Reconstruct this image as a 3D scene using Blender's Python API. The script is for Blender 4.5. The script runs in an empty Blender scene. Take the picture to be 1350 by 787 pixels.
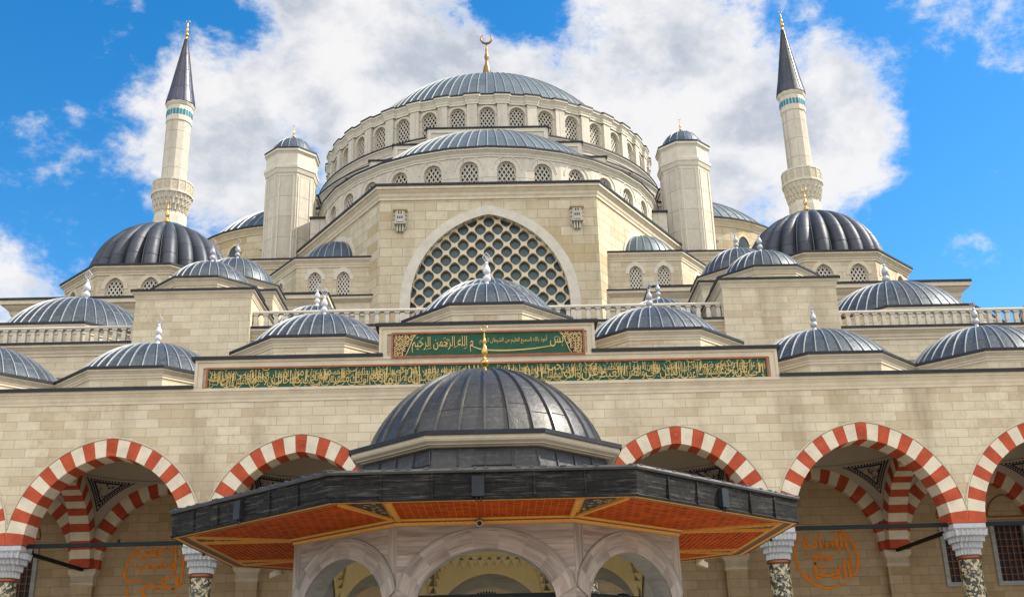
import bpy, math, random
from mathutils import Vector, Matrix
random.seed(7)
PI = math.pi
R = math.radians
scene = bpy.context.scene
col = scene.collection

# ------------------------------------------------------------------ camera
cam_d = bpy.data.cameras.new('camera')
cam = bpy.data.objects.new('camera', cam_d)
col.objects.link(cam)
PITCH, YAW, ROLL = R(20.0), R(1.04), R(1.495)
fwd = Vector((math.sin(YAW) * math.cos(PITCH), math.cos(YAW) * math.cos(PITCH), math.sin(PITCH)))
rgt = Vector((math.cos(YAW), -math.sin(YAW), 0))
upv = rgt.cross(fwd)
cx_ = rgt * math.cos(ROLL) - upv * math.sin(ROLL)
cy_ = rgt * math.sin(ROLL) + upv * math.cos(ROLL)
m3 = Matrix((cx_, cy_, -fwd)).transposed()
cam.matrix_world = Matrix.Translation((0.27, 0, 1.6)) @ m3.to_4x4()
cam_d.sensor_fit = 'HORIZONTAL'
cam_d.sensor_width = 36
cam_d.lens = 1432 / 1350 * 36
cam_d.clip_start = 0.1
cam_d.clip_end = 6000
scene.camera = cam

# ------------------------------------------------------------------ light
SUN = Vector((0.70, 0.035, 0.715)).normalized()
sun_d = bpy.data.lights.new('sun', 'SUN')
sun_d.energy = 5.0
sun_d.angle = R(0.53)
sun_d.color = (1.0, 0.93, 0.80)
sun = bpy.data.objects.new('sun', sun_d)
col.objects.link(sun)
sun.rotation_euler = SUN.to_track_quat('Z', 'Y').to_euler()
sun.location = (60, 0, 90)
vs = scene.view_settings
vs.view_transform = 'Standard'
vs.look = 'None'
vs.gamma = 1
vs.use_curve_mapping = False
vs.exposure = 0.52
scene.cycles.max_bounces = 6
scene.cycles.diffuse_bounces = 4


class NT:
    """small helper to write node trees"""
    def __init__(s, tree):
        s.t = tree
        tree.nodes.clear()

    def n(s, typ, **kw):
        nd = s.t.nodes.new(typ)
        for k, v in kw.items():
            if k.startswith('i_'):
                key = k[2:]
                key = int(key) if key.isdigit() else key.replace('_', ' ')
                s.put(nd.inputs[key], v)
            else:
                setattr(nd, k, v)
        return nd

    def put(s, sock, v):
        if isinstance(v, bpy.types.NodeSocket):
            s.t.links.new(v, sock)
        else:
            sock.default_value = v

    def math(s, op, a, b=None, c=None, clamp=False):
        nd = s.n('ShaderNodeMath', operation=op, use_clamp=clamp)
        for i, v in enumerate((a, b, c)):
            if v is not None:
                s.put(nd.inputs[i], v)
        return nd.outputs[0]

    def mix(s, f, a, b, blend='MIX'):
        nd = s.n('ShaderNodeMix', data_type='RGBA', blend_type=blend)
        s.put(nd.inputs[0], f)
        s.put(nd.inputs[6], a)
        s.put(nd.inputs[7], b)
        return nd.outputs[2]

    def rng(s, v, a, b, c=0.0, d=1.0, smooth=False):
        nd = s.n('ShaderNodeMapRange', interpolation_type='SMOOTHSTEP' if smooth else 'LINEAR')
        for i, x in enumerate((v, a, b, c, d)):
            s.put(nd.inputs[i], x)
        return nd.outputs[0]

    def noise(s, vec, scale, detail=4, rough=0.55, dist=0.0):
        nd = s.n('ShaderNodeTexNoise')
        if vec is not None:
            s.put(nd.inputs['Vector'], vec)
        nd.inputs['Scale'].default_value = scale
        nd.inputs['Detail'].default_value = detail
        nd.inputs['Roughness'].default_value = rough
        nd.inputs['Distortion'].default_value = dist
        return nd.outputs[0]

    def mapv(s, vec, scale, loc=(0, 0, 0)):
        nd = s.n('ShaderNodeMapping')
        s.put(nd.inputs[0], vec)
        nd.inputs['Scale'].default_value = scale
        nd.inputs['Location'].default_value = loc
        return nd.outputs[0]


def c4(c):
    return (c[0], c[1], c[2], 1.0)


# sky: Nishita air with broken cumulus mixed in by direction
world = bpy.data.worlds.new('World')
scene.world = world
world.use_nodes = True
W = NT(world.node_tree)
sky = W.n('ShaderNodeTexSky', sky_type='NISHITA', sun_disc=False)
sky.sun_elevation = math.asin(SUN.z)
sky.sun_rotation = math.atan2(SUN.x, SUN.y)
sky.altitude = 200
sky.air_density = 1.0
sky.dust_density = 0.4
sky.ozone_density = 2.0
hs = W.n('ShaderNodeHueSaturation')
hs.inputs['Hue'].default_value = 0.497
hs.inputs['Saturation'].default_value = 1.42
hs.inputs['Value'].default_value = 1.55
W.put(hs.inputs['Color'], sky.outputs[0])
tc = W.n('ShaderNodeTexCoord')
dirv = tc.outputs['Generated']
BLOBS = [  # direction, inner and outer angle in degrees, weight
    ((-0.2215, 0.853, 0.4677), 2.2, 7.2, 1.0), ((-0.1119, 0.8489, 0.5166), 3, 8.5, 1.0),
    ((-0.0046, 0.8852, 0.4652), 3, 10, 1.0), ((0.1595, 0.849, 0.5038), 3, 9.5, 1.0),
    ((0.262, 0.8453, 0.4613), 1.5, 6.6, 1.0), ((-0.425, 0.8506, 0.325), 0.0, 4.0, 0.80),
    ((0.3817, 0.7602, 0.5257), 0.0, 3.6, 0.52), ((0.4403, 0.753, 0.5079), 0.0, 4.2, 0.58), ((0.33, 0.80, 0.50), 0.0, 2.6, 0.45),
    ((0.4079, 0.8449, 0.3461), 0.0, 1.7, 0.44), ((-0.3587, 0.8158, 0.4536), 0.0, 2.6, 0.22),
    ((-0.3139, 0.7785, 0.5435), 0.0, 2.4, 0.34), ((0.12, 0.80, 0.59), 2, 7, 1.0), ((-0.16, 0.80, 0.58), 1, 5, 1.0),
]
val = None
for d, a0, a1, wt in BLOBS:
    dot = W.n('ShaderNodeVectorMath', operation='DOT_PRODUCT')
    W.put(dot.inputs[0], dirv)
    dot.inputs[1].default_value = Vector(d).normalized()
    v = W.rng(dot.outputs['Value'], math.cos(R(a1)), math.cos(R(a0)), 0.0, wt)
    val = v if val is None else W.math('MAXIMUM', val, v)
gap = W.n('ShaderNodeVectorMath', operation='DOT_PRODUCT')
W.put(gap.inputs[0], dirv)
gap.inputs[1].default_value = Vector((0.030, 0.8227, 0.585)).normalized()
val = W.math('SUBTRACT', val, W.rng(gap.outputs['Value'], math.cos(R(2.9)), math.cos(R(0.4)), 0.0, 0.8))
# unseen cloud cover behind and beside the viewer, added as fill light
sp = W.n('ShaderNodeSeparateXYZ')
W.put(sp.inputs[0], dirv)
back = W.rng(sp.outputs[1], 0.45, -0.3, 0.0, 1.15)
val = W.math('ADD', val, back)
warp = W.mapv(dirv, (1, 1, 1.5))
n1 = W.noise(warp, 7.0, 12, 0.64, 0.25)
n2 = W.noise(warp, 26.0, 10, 0.68, 0.1)
nn = W.math('ADD', W.math('MULTIPLY', W.math('SUBTRACT', n1, 0.5), 2.0), W.math('MULTIPLY', W.math('SUBTRACT', n2, 0.5), 1.3))
dens = W.math('ADD', val, nn)
mask = W.rng(dens, 0.22, 0.84, 0.0, 1.0, True)
shade = W.noise(W.mapv(dirv, (1, 1, 1.3), (3, 1, 2)), 9.5, 9, 0.6, 0.1)
body = W.rng(dens, 0.45, 1.3)
shd = W.math('MULTIPLY', W.rng(shade, 0.40, 0.66, 0.0, 1.0, True), W.rng(dens, 0.55, 0.85))
ccol = W.mix(shd, (6.7, 6.6, 6.55, 1), (3.7, 4.0, 4.6, 1))
back_fill = W.rng(sp.outputs[1], 0.15, -0.35, 1.0, 2.1, True)  # unseen clouds behind the viewer made extra bright to fill the shaded fronts
ccol = W.mix(1.0, ccol, W.n('ShaderNodeCombineXYZ', i_0=back_fill, i_1=back_fill, i_2=back_fill).outputs[0], 'MULTIPLY')
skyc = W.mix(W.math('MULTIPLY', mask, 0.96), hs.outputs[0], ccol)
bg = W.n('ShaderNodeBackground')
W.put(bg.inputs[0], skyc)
bg.inputs[1].default_value = 0.10
wo = W.n('ShaderNodeOutputWorld')
W.put(wo.inputs[0], bg.outputs[0])


# ------------------------------------------------------------------ materials
def new_mat(name):
    m = bpy.data.materials.new(name)
    m.use_nodes = True
    t = NT(m.node_tree)
    out = t.n('ShaderNodeOutputMaterial')
    b = t.n('ShaderNodeBsdfPrincipled')
    t.put(out.inputs[0], b.outputs[0])
    return m, t, b


def bump(t, b, h, strength=0.3, dist=0.02):
    nd = t.n('ShaderNodeBump')
    nd.inputs['Strength'].default_value = strength
    nd.inputs['Distance'].default_value = dist
    t.put(nd.inputs['Height'], h)
    t.put(b.inputs['Normal'], nd.outputs[0])


def stone(name, c1, c2, bw, bh, mortar=0.010, c3=None, stain=0.35, offset=0.5, mdark=0.46, var=0.5):
    """coursed ashlar, driven by the wall's own UV in metres"""
    m, t, b = new_mat(name)
    uv = t.n('ShaderNodeTexCoord').outputs['UV']
    ob = t.n('ShaderNodeTexCoord').outputs['Object']
    br = t.n('ShaderNodeTexBrick', offset=offset, offset_frequency=2, squash=1.0)
    t.put(br.inputs['Vector'], uv)
    br.inputs['Color1'].default_value = (0, 0, 0, 1)
    br.inputs['Color2'].default_value = (1, 1, 1, 1)
    br.inputs['Mortar'].default_value = (0.5, 0.5, 0.5, 1)
    br.inputs['Scale'].default_value = 1.0
    br.inputs['Mortar Size'].default_value = mortar
    br.inputs['Mortar Smooth'].default_value = 0.2
    br.inputs['Bias'].default_value = 0.0
    br.inputs['Brick Width'].default_value = bw
    br.inputs['Row Height'].default_value = bh
    tone = t.rng(br.outputs['Color'], 0.5 - var, 0.5 + var)
    base = t.mix(tone, c4(c1), c4(c2))
    if c3:
        sel = t.rng(br.outputs['Color'], 0.80, 0.86)
        base = t.mix(sel, base, c4(c3))
    g = t.noise(ob, 1.7, 6, 0.65)
    base = t.mix(t.rng(g, 0.34, 0.72, 0.0, 0.42), base, c4([x * 0.62 for x in c1]))
    fine = t.noise(ob, 14, 5, 0.7)
    base = t.mix(t.rng(fine, 0.35, 0.75, 0.0, 0.22), base, c4([min(1, x * 1.25) for x in c2]))
    drip = t.noise(t.mapv(ob, (0.55, 0.55, 0.10)), 1.0, 5, 0.6)
    base = t.mix(t.rng(drip, 0.50, 0.74, 0.0, stain), base, (0.16, 0.105, 0.055, 1))
    soot = t.math('MULTIPLY', t.noise(t.mapv(ob, (1, 1, .45), (7, 3, 1)), 0.42, 6, 0.65), t.noise(ob, 4.0, 5, 0.7))
    base = t.mix(t.rng(soot, 0.28, 0.44, 0.0, stain * .6), base, (0.26, 0.19, 0.11, 1))
    base = t.mix(t.math('MULTIPLY', br.outputs['Fac'], 0.72), base, c4([x * mdark for x in c1]))
    t.put(b.inputs['Base Color'], base)
    b.inputs['Roughness'].default_value = 0.82
    b.inputs['Specular IOR Level'].default_value = 0.25
    h = t.math('ADD', t.math('MULTIPLY', br.outputs['Fac'], -1.0), t.math('MULTIPLY', fine, 0.35))
    bump(t, b, h, 0.5, 0.015)
    return m


def plain(name, c, rough=0.7, var=0.25, scale=3.0, metallic=0.0, spec=0.3, bumps=0.15, stretch=(1, 1, 1)):
    m, t, b = new_mat(name)
    ob = t.mapv(t.n('ShaderNodeTexCoord').outputs['Object'], stretch)
    g = t.noise(ob, scale, 6, 0.6)
    f = t.noise(ob, scale * 9, 4, 0.6)
    k = t.math('ADD', t.math('MULTIPLY', g, 0.7), t.math('MULTIPLY', f, 0.3))
    t.put(b.inputs['Base Color'], t.mix(t.rng(k, 0.3, 0.7), c4([x * (1 - var) for x in c]), c4([min(1, x * (1 + var)) for x in c])))
    b.inputs['Roughness'].default_value = rough
    b.inputs['Metallic'].default_value = metallic
    b.inputs['Specular IOR Level'].default_value = spec
    bump(t, b, f, bumps, 0.01)
    return m


def lead(name, c, c_light, rough=0.4, metallic=0.55, vstep=1.1, streak=0.0, wear=0.25, spec=0.5):
    """lead sheet: u counts the sheets round the dome, v is metres up the slope"""
    m, t, b = new_mat(name)
    uv = t.n('ShaderNodeTexCoord').outputs['UV']
    ob = t.n('ShaderNodeTexCoord').outputs['Object']
    sp = t.n('ShaderNodeSeparateXYZ')
    t.put(sp.inputs[0], uv)
    iu = t.math('FLOOR', sp.outputs[0])
    w1 = t.n('ShaderNodeTexWhiteNoise', noise_dimensions='1D')
    t.put(w1.inputs['W'], iu)
    vv = t.math('ADD', t.math('DIVIDE', sp.outputs[1], vstep), t.math('MULTIPLY', w1.outputs[0], 0.35))
    iv = t.math('FLOOR', vv)
    fv = t.math('FRACT', vv)
    w2 = t.n('ShaderNodeTexWhiteNoise', noise_dimensions='2D')
    cmb = t.n('ShaderNodeCombineXYZ')
    t.put(cmb.inputs[0], iu)
    t.put(cmb.inputs[1], iv)
    t.put(w2.inputs['Vector'], cmb.outputs[0])
    g = t.noise(ob, 2.2, 7, 0.68, 0.4)
    cl = t.noise(ob, 9.0, 5, 0.65)
    base = t.mix(t.math('ADD', t.math('MULTIPLY', w2.outputs[0], 0.45), t.math('MULTIPLY', g, 0.55)), c4(c), c4(c_light))
    base = t.mix(t.rng(cl, 0.52, 0.75, 0.0, wear), base, c4([min(1, x * 1.9 + 0.03) for x in c_light]))
    if streak:
        hz = t.noise(t.mapv(ob, (0.7, 0.7, 9.0)), 2.0, 6, 0.7)
        base = t.mix(t.rng(hz, 0.52, 0.72, 0.0, streak), base, (0.20, 0.185, 0.16, 1))
    b.inputs['Specular IOR Level'].default_value = spec
    seam = t.rng(fv, 0.0, 0.035, 1.0, 0.0)
    base = t.mix(t.math('MULTIPLY', seam, 0.75), base, c4([x * 0.35 for x in c]))
    t.put(b.inputs['Base Color'], base)
    b.inputs['Metallic'].default_value = metallic
    t.put(b.inputs['Roughness'], t.math('ADD', t.math('MULTIPLY', g, 0.25), rough - 0.1))
    h = t.math('ADD', t.math('MULTIPLY', g, 0.8), t.math('MULTIPLY', seam, -0.8))
    bump(t, b, h, 0.7, 0.045)
    return m


CREAM1 = (0.60, 0.50, 0.34)
CREAM2 = (0.72, 0.635, 0.465)
TAN3 = (0.545, 0.435, 0.285)
M = {}
M['ashlar'] = stone('ashlar', CREAM1, CREAM2, 0.86, 0.335, 0.009, TAN3, 0.6)
M['ashlar_big'] = stone('ashlar_big', (0.52, 0.43, 0.28), (0.68, 0.60, 0.44), 1.9, 0.82, 0.026, (0.48, 0.37, 0.20), 0.3)
M['ashlar_mid'] = stone('ashlar_mid', (0.52, 0.43, 0.29), (0.68, 0.60, 0.45), 1.1, 0.46, 0.014, TAN3, 0.3)
M['drum_stone'] = stone('drum_stone', (0.56, 0.51, 0.42), (0.64, 0.59, 0.50), 3.3, 4.0, 0.03, None, 0.28)
M['tower_stone'] = stone('tower_stone', (0.54, 0.49, 0.40), (0.61, 0.56, 0.47), 2.4, 2.2, 0.035, None, 0.3, offset=0.0)
M['trim'] = plain('trim_stone', (0.60, 0.51, 0.375), 0.8, 0.16, 1.6)
M['trim_pale'] = plain('pale_stone', (0.60, 0.55, 0.455), 0.8, 0.14, 1.6)
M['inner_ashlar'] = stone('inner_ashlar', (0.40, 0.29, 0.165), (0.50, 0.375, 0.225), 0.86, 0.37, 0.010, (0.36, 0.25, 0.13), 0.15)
M['red'] = plain('red_stone', (0.44, 0.075, 0.030), 0.75, 0.34, 2.2)
M['white'] = plain('white_stone', (0.68, 0.60, 0.455), 0.75, 0.2, 2.2)
M['plaster'] = plain('plaster', (0.46, 0.40, 0.32), 0.85, 0.10, 1.0)
M['lead'] = lead('dome_lead', (0.028, 0.036, 0.046), (0.090, 0.108, 0.122), 0.44, 0.45, wear=0.6)
M['lead_pale'] = lead('pale_lead', (0.070, 0.096, 0.108), (0.155, 0.19, 0.205), 0.46, 0.45, 2.2, wear=0.4)
M['lead_dark'] = lead('dark_lead', (0.030, 0.029, 0.030), (0.080, 0.078, 0.076), 0.42, 0.5, 0.95, wear=0.35, streak=0.3)
M['lead_blue'] = lead('blue_lead', (0.035, 0.055, 0.085), (0.08, 0.11, 0.15), 0.55, 0.4, 2.0)
M['lead_flute'] = lead('fluted_lead', (0.032, 0.036, 0.046), (0.080, 0.086, 0.104), 0.5, 0.45, 1.5)
M['lead_purple'] = lead('spire_lead', (0.045, 0.045, 0.075), (0.085, 0.085, 0.13), 0.42, 0.5, 2.2)
M['fascia'] = lead('fascia_lead', (0.010, 0.010, 0.0105), (0.026, 0.025, 0.024), 0.66, 0.0, 0.24, wear=0.3, streak=0.45, spec=0.1)
M['edge'] = plain('edge_lead', (0.022, 0.025, 0.031), 0.5, 0.4, 2, 0.2)
M['seam'] = plain('seam_lead', (0.30, 0.315, 0.325), 0.5, 0.3, 3, 0.35)
M['seam_pale'] = plain('seam_pale_lead', (0.25, 0.265, 0.27), 0.6, 0.2, 3, 0.2)
M['seam_dark'] = plain('seam_dark_lead', (0.09, 0.088, 0.085), 0.36, 0.4, 3, 0.6)
M['gold'] = plain('gilded_metal', (0.58, 0.36, 0.11), 0.25, 0.15, 6, 1.0)
M['old_gold'] = plain('old_gilding', (0.24, 0.15, 0.07), 0.42, 0.25, 6, 0.9)
M['white_metal'] = plain('white_metal', (0.62, 0.62, 0.66), 0.45, 0.08, 6, 0.1)
M['grey_metal'] = plain('grey_metal', (0.40, 0.41, 0.44), 0.45, 0.1, 6, 0.2)
M['glass'] = plain('window_glass', (0.012, 0.036, 0.042), 0.3, 0.3, 0.8, 0, 0.6, 0.05)
M['glass_teal'] = plain('teal_glass', (0.022, 0.072, 0.082), 0.3, 0.35, 0.7, 0, 0.6, 0.05)
M['lattice'] = plain('lattice_stone', (0.50, 0.46, 0.38), 0.75, 0.12, 2)
M['grille_cream'] = plain('grille_cream', (0.66, 0.55, 0.39), 0.75, 0.1, 2)
M['grille_line'] = plain('grille_line', (0.50, 0.385, 0.235), 0.75, 0.1, 2)
M['dark_iron'] = plain('dark_iron', (0.007, 0.011, 0.012), 0.6, 0.3, 4, 0.0, 0.2)
M['capital'] = plain('capital_marble', (0.50, 0.505, 0.52), 0.6, 0.12, 5)
M['bronze'] = plain('bronze', (0.22, 0.075, 0.035), 0.4, 0.3, 5, 0.4)
M['green'] = plain('green_field', (0.012, 0.075, 0.040), 0.6, 0.3, 4)
M['gold_paint'] = plain('gold_letters', (0.60, 0.42, 0.155), 0.55, 0.2, 6, 0.1)
M['frame_red'] = plain('frame_red', (0.30, 0.105, 0.05), 0.6, 0.25, 4)
M['orange_paint'] = plain('orange_letters', (0.80, 0.23, 0.012), 0.7, 0.15, 5)
M['navy'] = plain('navy_paint', (0.018, 0.020, 0.045), 0.7, 0.3, 8)
M['gold_wood'] = plain('gold_wood', (0.78, 0.38, 0.07), 0.5, 0.14, 6, 0, 0.3, 0.1)
M['teal_tile'] = plain('teal_tile', (0.015, 0.20, 0.27), 0.35, 0.2, 5)
M['grey_marble'] = plain('grey_marble', (0.33, 0.335, 0.32), 0.45, 0.35, 1.1, stretch=(1, 1, 5))
M['yellow_plaster'] = plain('yellow_plaster', (0.82, 0.70, 0.41), 0.75, 0.1, 2)
M['camera_shell'] = plain('camera_shell', (0.50, 0.44, 0.34), 0.5, 0.1, 8)
M['black'] = plain('black_plastic', (0.01, 0.01, 0.01), 0.4, 0.2, 8)


def make_marble():
    m, t, b = new_mat('veined_marble')
    uv = t.n('ShaderNodeTexCoord').outputs['UV']
    ob = t.n('ShaderNodeTexCoord').outputs['Object']
    v1 = t.noise(t.mapv(uv, (0.35, 5.0, 1)), 1.0, 6, 0.6, 0.5)
    v2 = t.noise(t.mapv(uv, (0.9, 22, 1)), 1.0, 5, 0.65, 0.3)
    k = t.math('ADD', t.math('MULTIPLY', v1, 0.65), t.math('MULTIPLY', v2, 0.35))
    base = t.mix(t.rng(k, 0.40, 0.60), (0.19, 0.145, 0.12, 1), (0.49, 0.41, 0.34, 1))
    w = t.noise(ob, 1.3, 4, 0.5)
    base = t.mix(t.rng(w, 0.45, 0.7, 0, 0.35), base, (0.38, 0.37, 0.35, 1))
    t.put(b.inputs['Base Color'], base)
    b.inputs['Roughness'].default_value = 0.5
    return m


def make_breccia():
    m, t, b = new_mat('breccia_marble')
    ob = t.n('ShaderNodeTexCoord').outputs['Object']
    wv = t.n('ShaderNodeVectorMath', operation='ADD')
    nz = t.n('ShaderNodeTexNoise')
    nz.inputs['Scale'].default_value = 5
    nz.inputs['Detail'].default_value = 4
    t.put(nz.inputs['Vector'], ob)
    t.put(wv.inputs[0], ob)
    sc = t.n('ShaderNodeVectorMath', operation='SCALE')
    t.put(sc.inputs[0], nz.outputs['Color'])
    sc.inputs['Scale'].default_value = 0.30
    t.put(wv.inputs[1], sc.outputs[0])
    vo = t.n('ShaderNodeTexVoronoi', feature='DISTANCE_TO_EDGE')
    vo.inputs['Scale'].default_value = 11
    t.put(vo.inputs['Vector'], wv.outputs[0])
    vc = t.n('ShaderNodeTexVoronoi', feature='F1')
    vc.inputs['Scale'].default_value = 11
    t.put(vc.inputs['Vector'], wv.outputs[0])
    sel = t.n('ShaderNodeSeparateColor')
    t.put(sel.inputs[0], vc.outputs['Color'])
    chip = t.mix(t.rng(sel.outputs[0], 0.35, 0.6), (0.035, 0.04, 0.035, 1), (0.56, 0.47, 0.27, 1))
    base = t.mix(t.rng(vo.outputs[0], 0.03, 0.09), (0.02, 0.024, 0.022, 1), chip)
    t.put(b.inputs['Base Color'], base)
    b.inputs['Roughness'].default_value = 0.3
    return m


def make_slats():
    """red fretted boards of the eave soffit: u across, v outward, in metres"""
    m, t, b = new_mat('red_slats')
    uv = t.n('ShaderNodeTexCoord').outputs['UV']
    ob = t.n('ShaderNodeTexCoord').outputs['Object']
    br = t.n('ShaderNodeTexBrick', offset=0.5, offset_frequency=2)
    t.put(br.inputs['Vector'], uv)
    br.inputs['Color1'].default_value = (0.26, 0.020, 0.004, 1)
    br.inputs['Color2'].default_value = (0.58, 0.062, 0.006, 1)
    br.inputs['Mortar'].default_value = (0.78, 0.26, 0.035, 1)
    br.inputs['Scale'].default_value = 1
    br.inputs['Mortar Size'].default_value = 0.012
    br.inputs['Brick Width'].default_value = 0.30
    br.inputs['Row Height'].default_value = 0.13
    g = t.noise(ob, 3, 5, 0.6)
    base = t.mix(t.rng(g, 0.4, 0.7, 0, 0.4), br.outputs['Color'], (0.44, 0.040, 0.005, 1))
    t.put(b.inputs['Base Color'], base)
    b.inputs['Roughness'].default_value = 0.7
    b.inputs['Specular IOR Level'].default_value = 0.08
    bump(t, b, br.outputs['Fac'], 0.8, 0.03)
    return m


def make_floral():
    """dark painted corner with small red, green and gold flowers"""
    m, t, b = new_mat('floral_paint')
    ob = t.n('ShaderNodeTexCoord').outputs['Object']
    vo = t.n('ShaderNodeTexVoronoi')
    vo.inputs['Scale'].default_value = 9
    t.put(vo.inputs['Vector'], ob)
    sel = t.n('ShaderNodeSeparateColor')
    t.put(sel.inputs[0], vo.outputs['Color'])
    c = t.mix(t.rng(sel.outputs[0], 0.3, 0.32), (0.5, 0.06, 0.02, 1), (0.62, 0.42, 0.14, 1))
    c = t.mix(t.rng(sel.outputs[1], 0.72, 0.74), c, (0.05, 0.16, 0.07, 1))
    base = t.mix(t.rng(vo.outputs['Distance'], 0.34, 0.42), c, (0.022, 0.018, 0.022, 1))
    t.put(b.inputs['Base Color'], base)
    b.inputs['Roughness'].default_value = 0.6
    return m


def make_banding():
    m, t, b = new_mat('patterned_band')
    uv = t.n('ShaderNodeTexCoord').outputs['UV']
    wv = t.n('ShaderNodeTexChecker')
    t.put(wv.inputs['Vector'], uv)
    wv.inputs['Scale'].default_value = 16
    wv.inputs['Color1'].default_value = (0.03, 0.02, 0.02, 1)
    wv.inputs['Color2'].default_value = (0.30, 0.13, 0.06, 1)
    t.put(b.inputs['Base Color'], wv.outputs[0])
    b.inputs['Roughness'].default_value = 0.6
    return m


M['marble'] = make_marble()
M['breccia'] = make_breccia()
M['slats'] = make_slats()
M['floral'] = make_floral()
M['banding'] = make_banding()
M['paving'] = stone('paving', (0.20, 0.18, 0.145), (0.25, 0.225, 0.185), 0.9, 0.6, 0.008, None, 0.05)
M['earth'] = plain('earth', (0.16, 0.15, 0.09), 0.9, 0.3, 0.3)
M['roof_lead'] = plain('roof_lead', (0.10, 0.115, 0.13), 0.5, 0.3, 0.8, 0.3)


# ------------------------------------------------------------------ mesh builder
class MB:
    def __init__(s, *mats):
        s.v, s.f, s.uv, s.mi = [], [], [], []
        s.mats = list(mats)

    def face(s, pts, mi=0, uv=None):
        i = len(s.v)
        pts = [Vector(p) for p in pts]
        s.v.extend(pts)
        s.f.append(tuple(range(i, i + len(pts))))
        s.mi.append(mi)
        if uv is None:
            n = Vector((0, 0, 0))
            for a in range(len(pts)):
                p, q = pts[a], pts[(a + 1) % len(pts)]
                n += Vector(((p.y - q.y) * (p.z + q.z), (p.z - q.z) * (p.x + q.x), (p.x - q.x) * (p.y + q.y)))
            h = math.hypot(n.x, n.y)
            if h < abs(n.z) * 0.6 or h < 1e-9:
                uv = [(p.x, p.y) for p in pts]
            else:
                tx, ty = -n.y / h, n.x / h
                uv = [(p.x * tx + p.y * ty, p.z) for p in pts]
        s.uv.append(uv)

    def box(s, x0, x1, y0, y1, z0, z1, mi=0, fr=None, skip=''):
        P = (lambda x, y, z: Vector((x, y, z))) if fr is None else (lambda u, d, z: fr(u, -d, z))
        c = [P(x, y, z) for z in (z0, z1) for y in (y0, y1) for x in (x0, x1)]
        for k, q in (('b', (0, 2, 3, 1)), ('t', (4, 5, 7, 6)), ('f', (0, 1, 5, 4)), ('k', (2, 6, 7, 3)), ('l', (0, 4, 6, 2)), ('r', (1, 3, 7, 5))):
            if k not in skip:
                s.face([c[i] for i in q], mi)

    def loft(s, poly, prof, closed=True, cap=False, mi_cap=None, ustart=0.0):
        """poly: ccw xy points; prof: (offset outward, z, material of the strip up to the next)"""
        rings = [(offset(poly, o, closed), z) for o, z, *_ in prof]
        n = len(poly)
        cum = [ustart]
        for i in range(n):
            a, b = poly[i], poly[(i + 1) % n]
            cum.append(cum[-1] + math.hypot(b[0] - a[0], b[1] - a[1]))
        for k in range(len(prof) - 1):
            (p0, z0), (p1, z1) = rings[k], rings[k + 1]
            mi = prof[k][2] if len(prof[k]) > 2 else 0
            dv = abs(prof[k + 1][0] - prof[k][0]) if abs(z1 - z0) < 0.02 else 0
            for i in range(n if closed else n - 1):
                j = (i + 1) % n
                s.face([(p0[i][0], p0[i][1], z0), (p0[j][0], p0[j][1], z0), (p1[j][0], p1[j][1], z1), (p1[i][0], p1[i][1], z1)], mi,
                       [(cum[i], z0), (cum[i + 1], z0), (cum[i + 1], z1 + dv), (cum[i], z1 + dv)])
        if cap:
            p, z = rings[-1]
            s.face([(a, b, z) for a, b in p], mi_cap if mi_cap is not None else 0)

    def lathe(s, prof, n=24, mi=0, c=(0, 0, 0), a0=0.0, a1=2 * PI, ucount=None, tilt=None):
        """prof: (r, z) from bottom up; u counts ucount sheets around, v is length along the profile"""
        ln = [0]
        for k in range(1, len(prof)):
            ln.append(ln[-1] + math.hypot(prof[k][0] - prof[k - 1][0], prof[k][1] - prof[k - 1][1]))
        uc = ucount or n
        def P(r, a, z):
            return Vector((c[0] + r * math.sin(a), c[1] - r * math.cos(a), c[2] + z))
        for i in range(n):
            b0, b1 = a0 + (a1 - a0) * i / n, a0 + (a1 - a0) * (i + 1) / n
            for k in range(len(prof) - 1):
                (r0, z0), (r1, z1) = prof[k], prof[k + 1]
                us = (uc * i / n, uc * (i + 1) / n)
                e = 1e-3
                us = (us[0] + e, us[1] - e)
                if r0 < 1e-5:
                    s.face([P(0, b0, z0), P(r1, b1, z1), P(r1, b0, z1)], mi, [(us[0], ln[k]), (us[1], ln[k + 1]), (us[0], ln[k + 1])])
                elif r1 < 1e-5:
                    s.face([P(r0, b0, z0), P(r0, b1, z0), P(0, b0, z1)], mi, [(us[0], ln[k]), (us[1], ln[k]), (us[0], ln[k + 1])])
                else:
                    s.face([P(r0, b0, z0), P(r0, b1, z0), P(r1, b1, z1), P(r1, b0, z1)], mi,
                           [(us[0], ln[k]), (us[1], ln[k]), (us[1], ln[k + 1]), (us[0], ln[k + 1])])

    def tube(s, pts, r, n=6, mi=0, flat=None, closed=False):
        """round bar along points; flat=(normal) squashes nothing, r may be a list"""
        pts = [Vector(p) for p in pts]
        m = len(pts)
        rings = []
        for i, p in enumerate(pts):
            if closed:
                d = pts[(i + 1) % m] - pts[i - 1]
            else:
                d = pts[min(i + 1, m - 1)] - pts[max(i - 1, 0)]
            if d.length < 1e-9:
                d = Vector((0, 0, 1))
            d.normalize()
            a = d.cross(Vector((0, 1, 0.001)))
            if a.length < 1e-3:
                a = d.cross(Vector((1, 0, 0)))
            a.normalize()
            b = d.cross(a)
            rr = r[i] if isinstance(r, (list, tuple)) else r
            rings.append([p + (a * math.cos(2 * PI * k / n) + b * math.sin(2 * PI * k / n)) * rr for k in range(n)])
        for i in range(m if closed else m - 1):
            j = (i + 1) % m
            for k in range(n):
                l = (k + 1) % n
                s.face([rings[i][k], rings[i][l], rings[j][l], rings[j][k]], mi)
        if not closed:
            s.face(rings[0][::-1], mi)
            s.face(rings[-1], mi)

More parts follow.
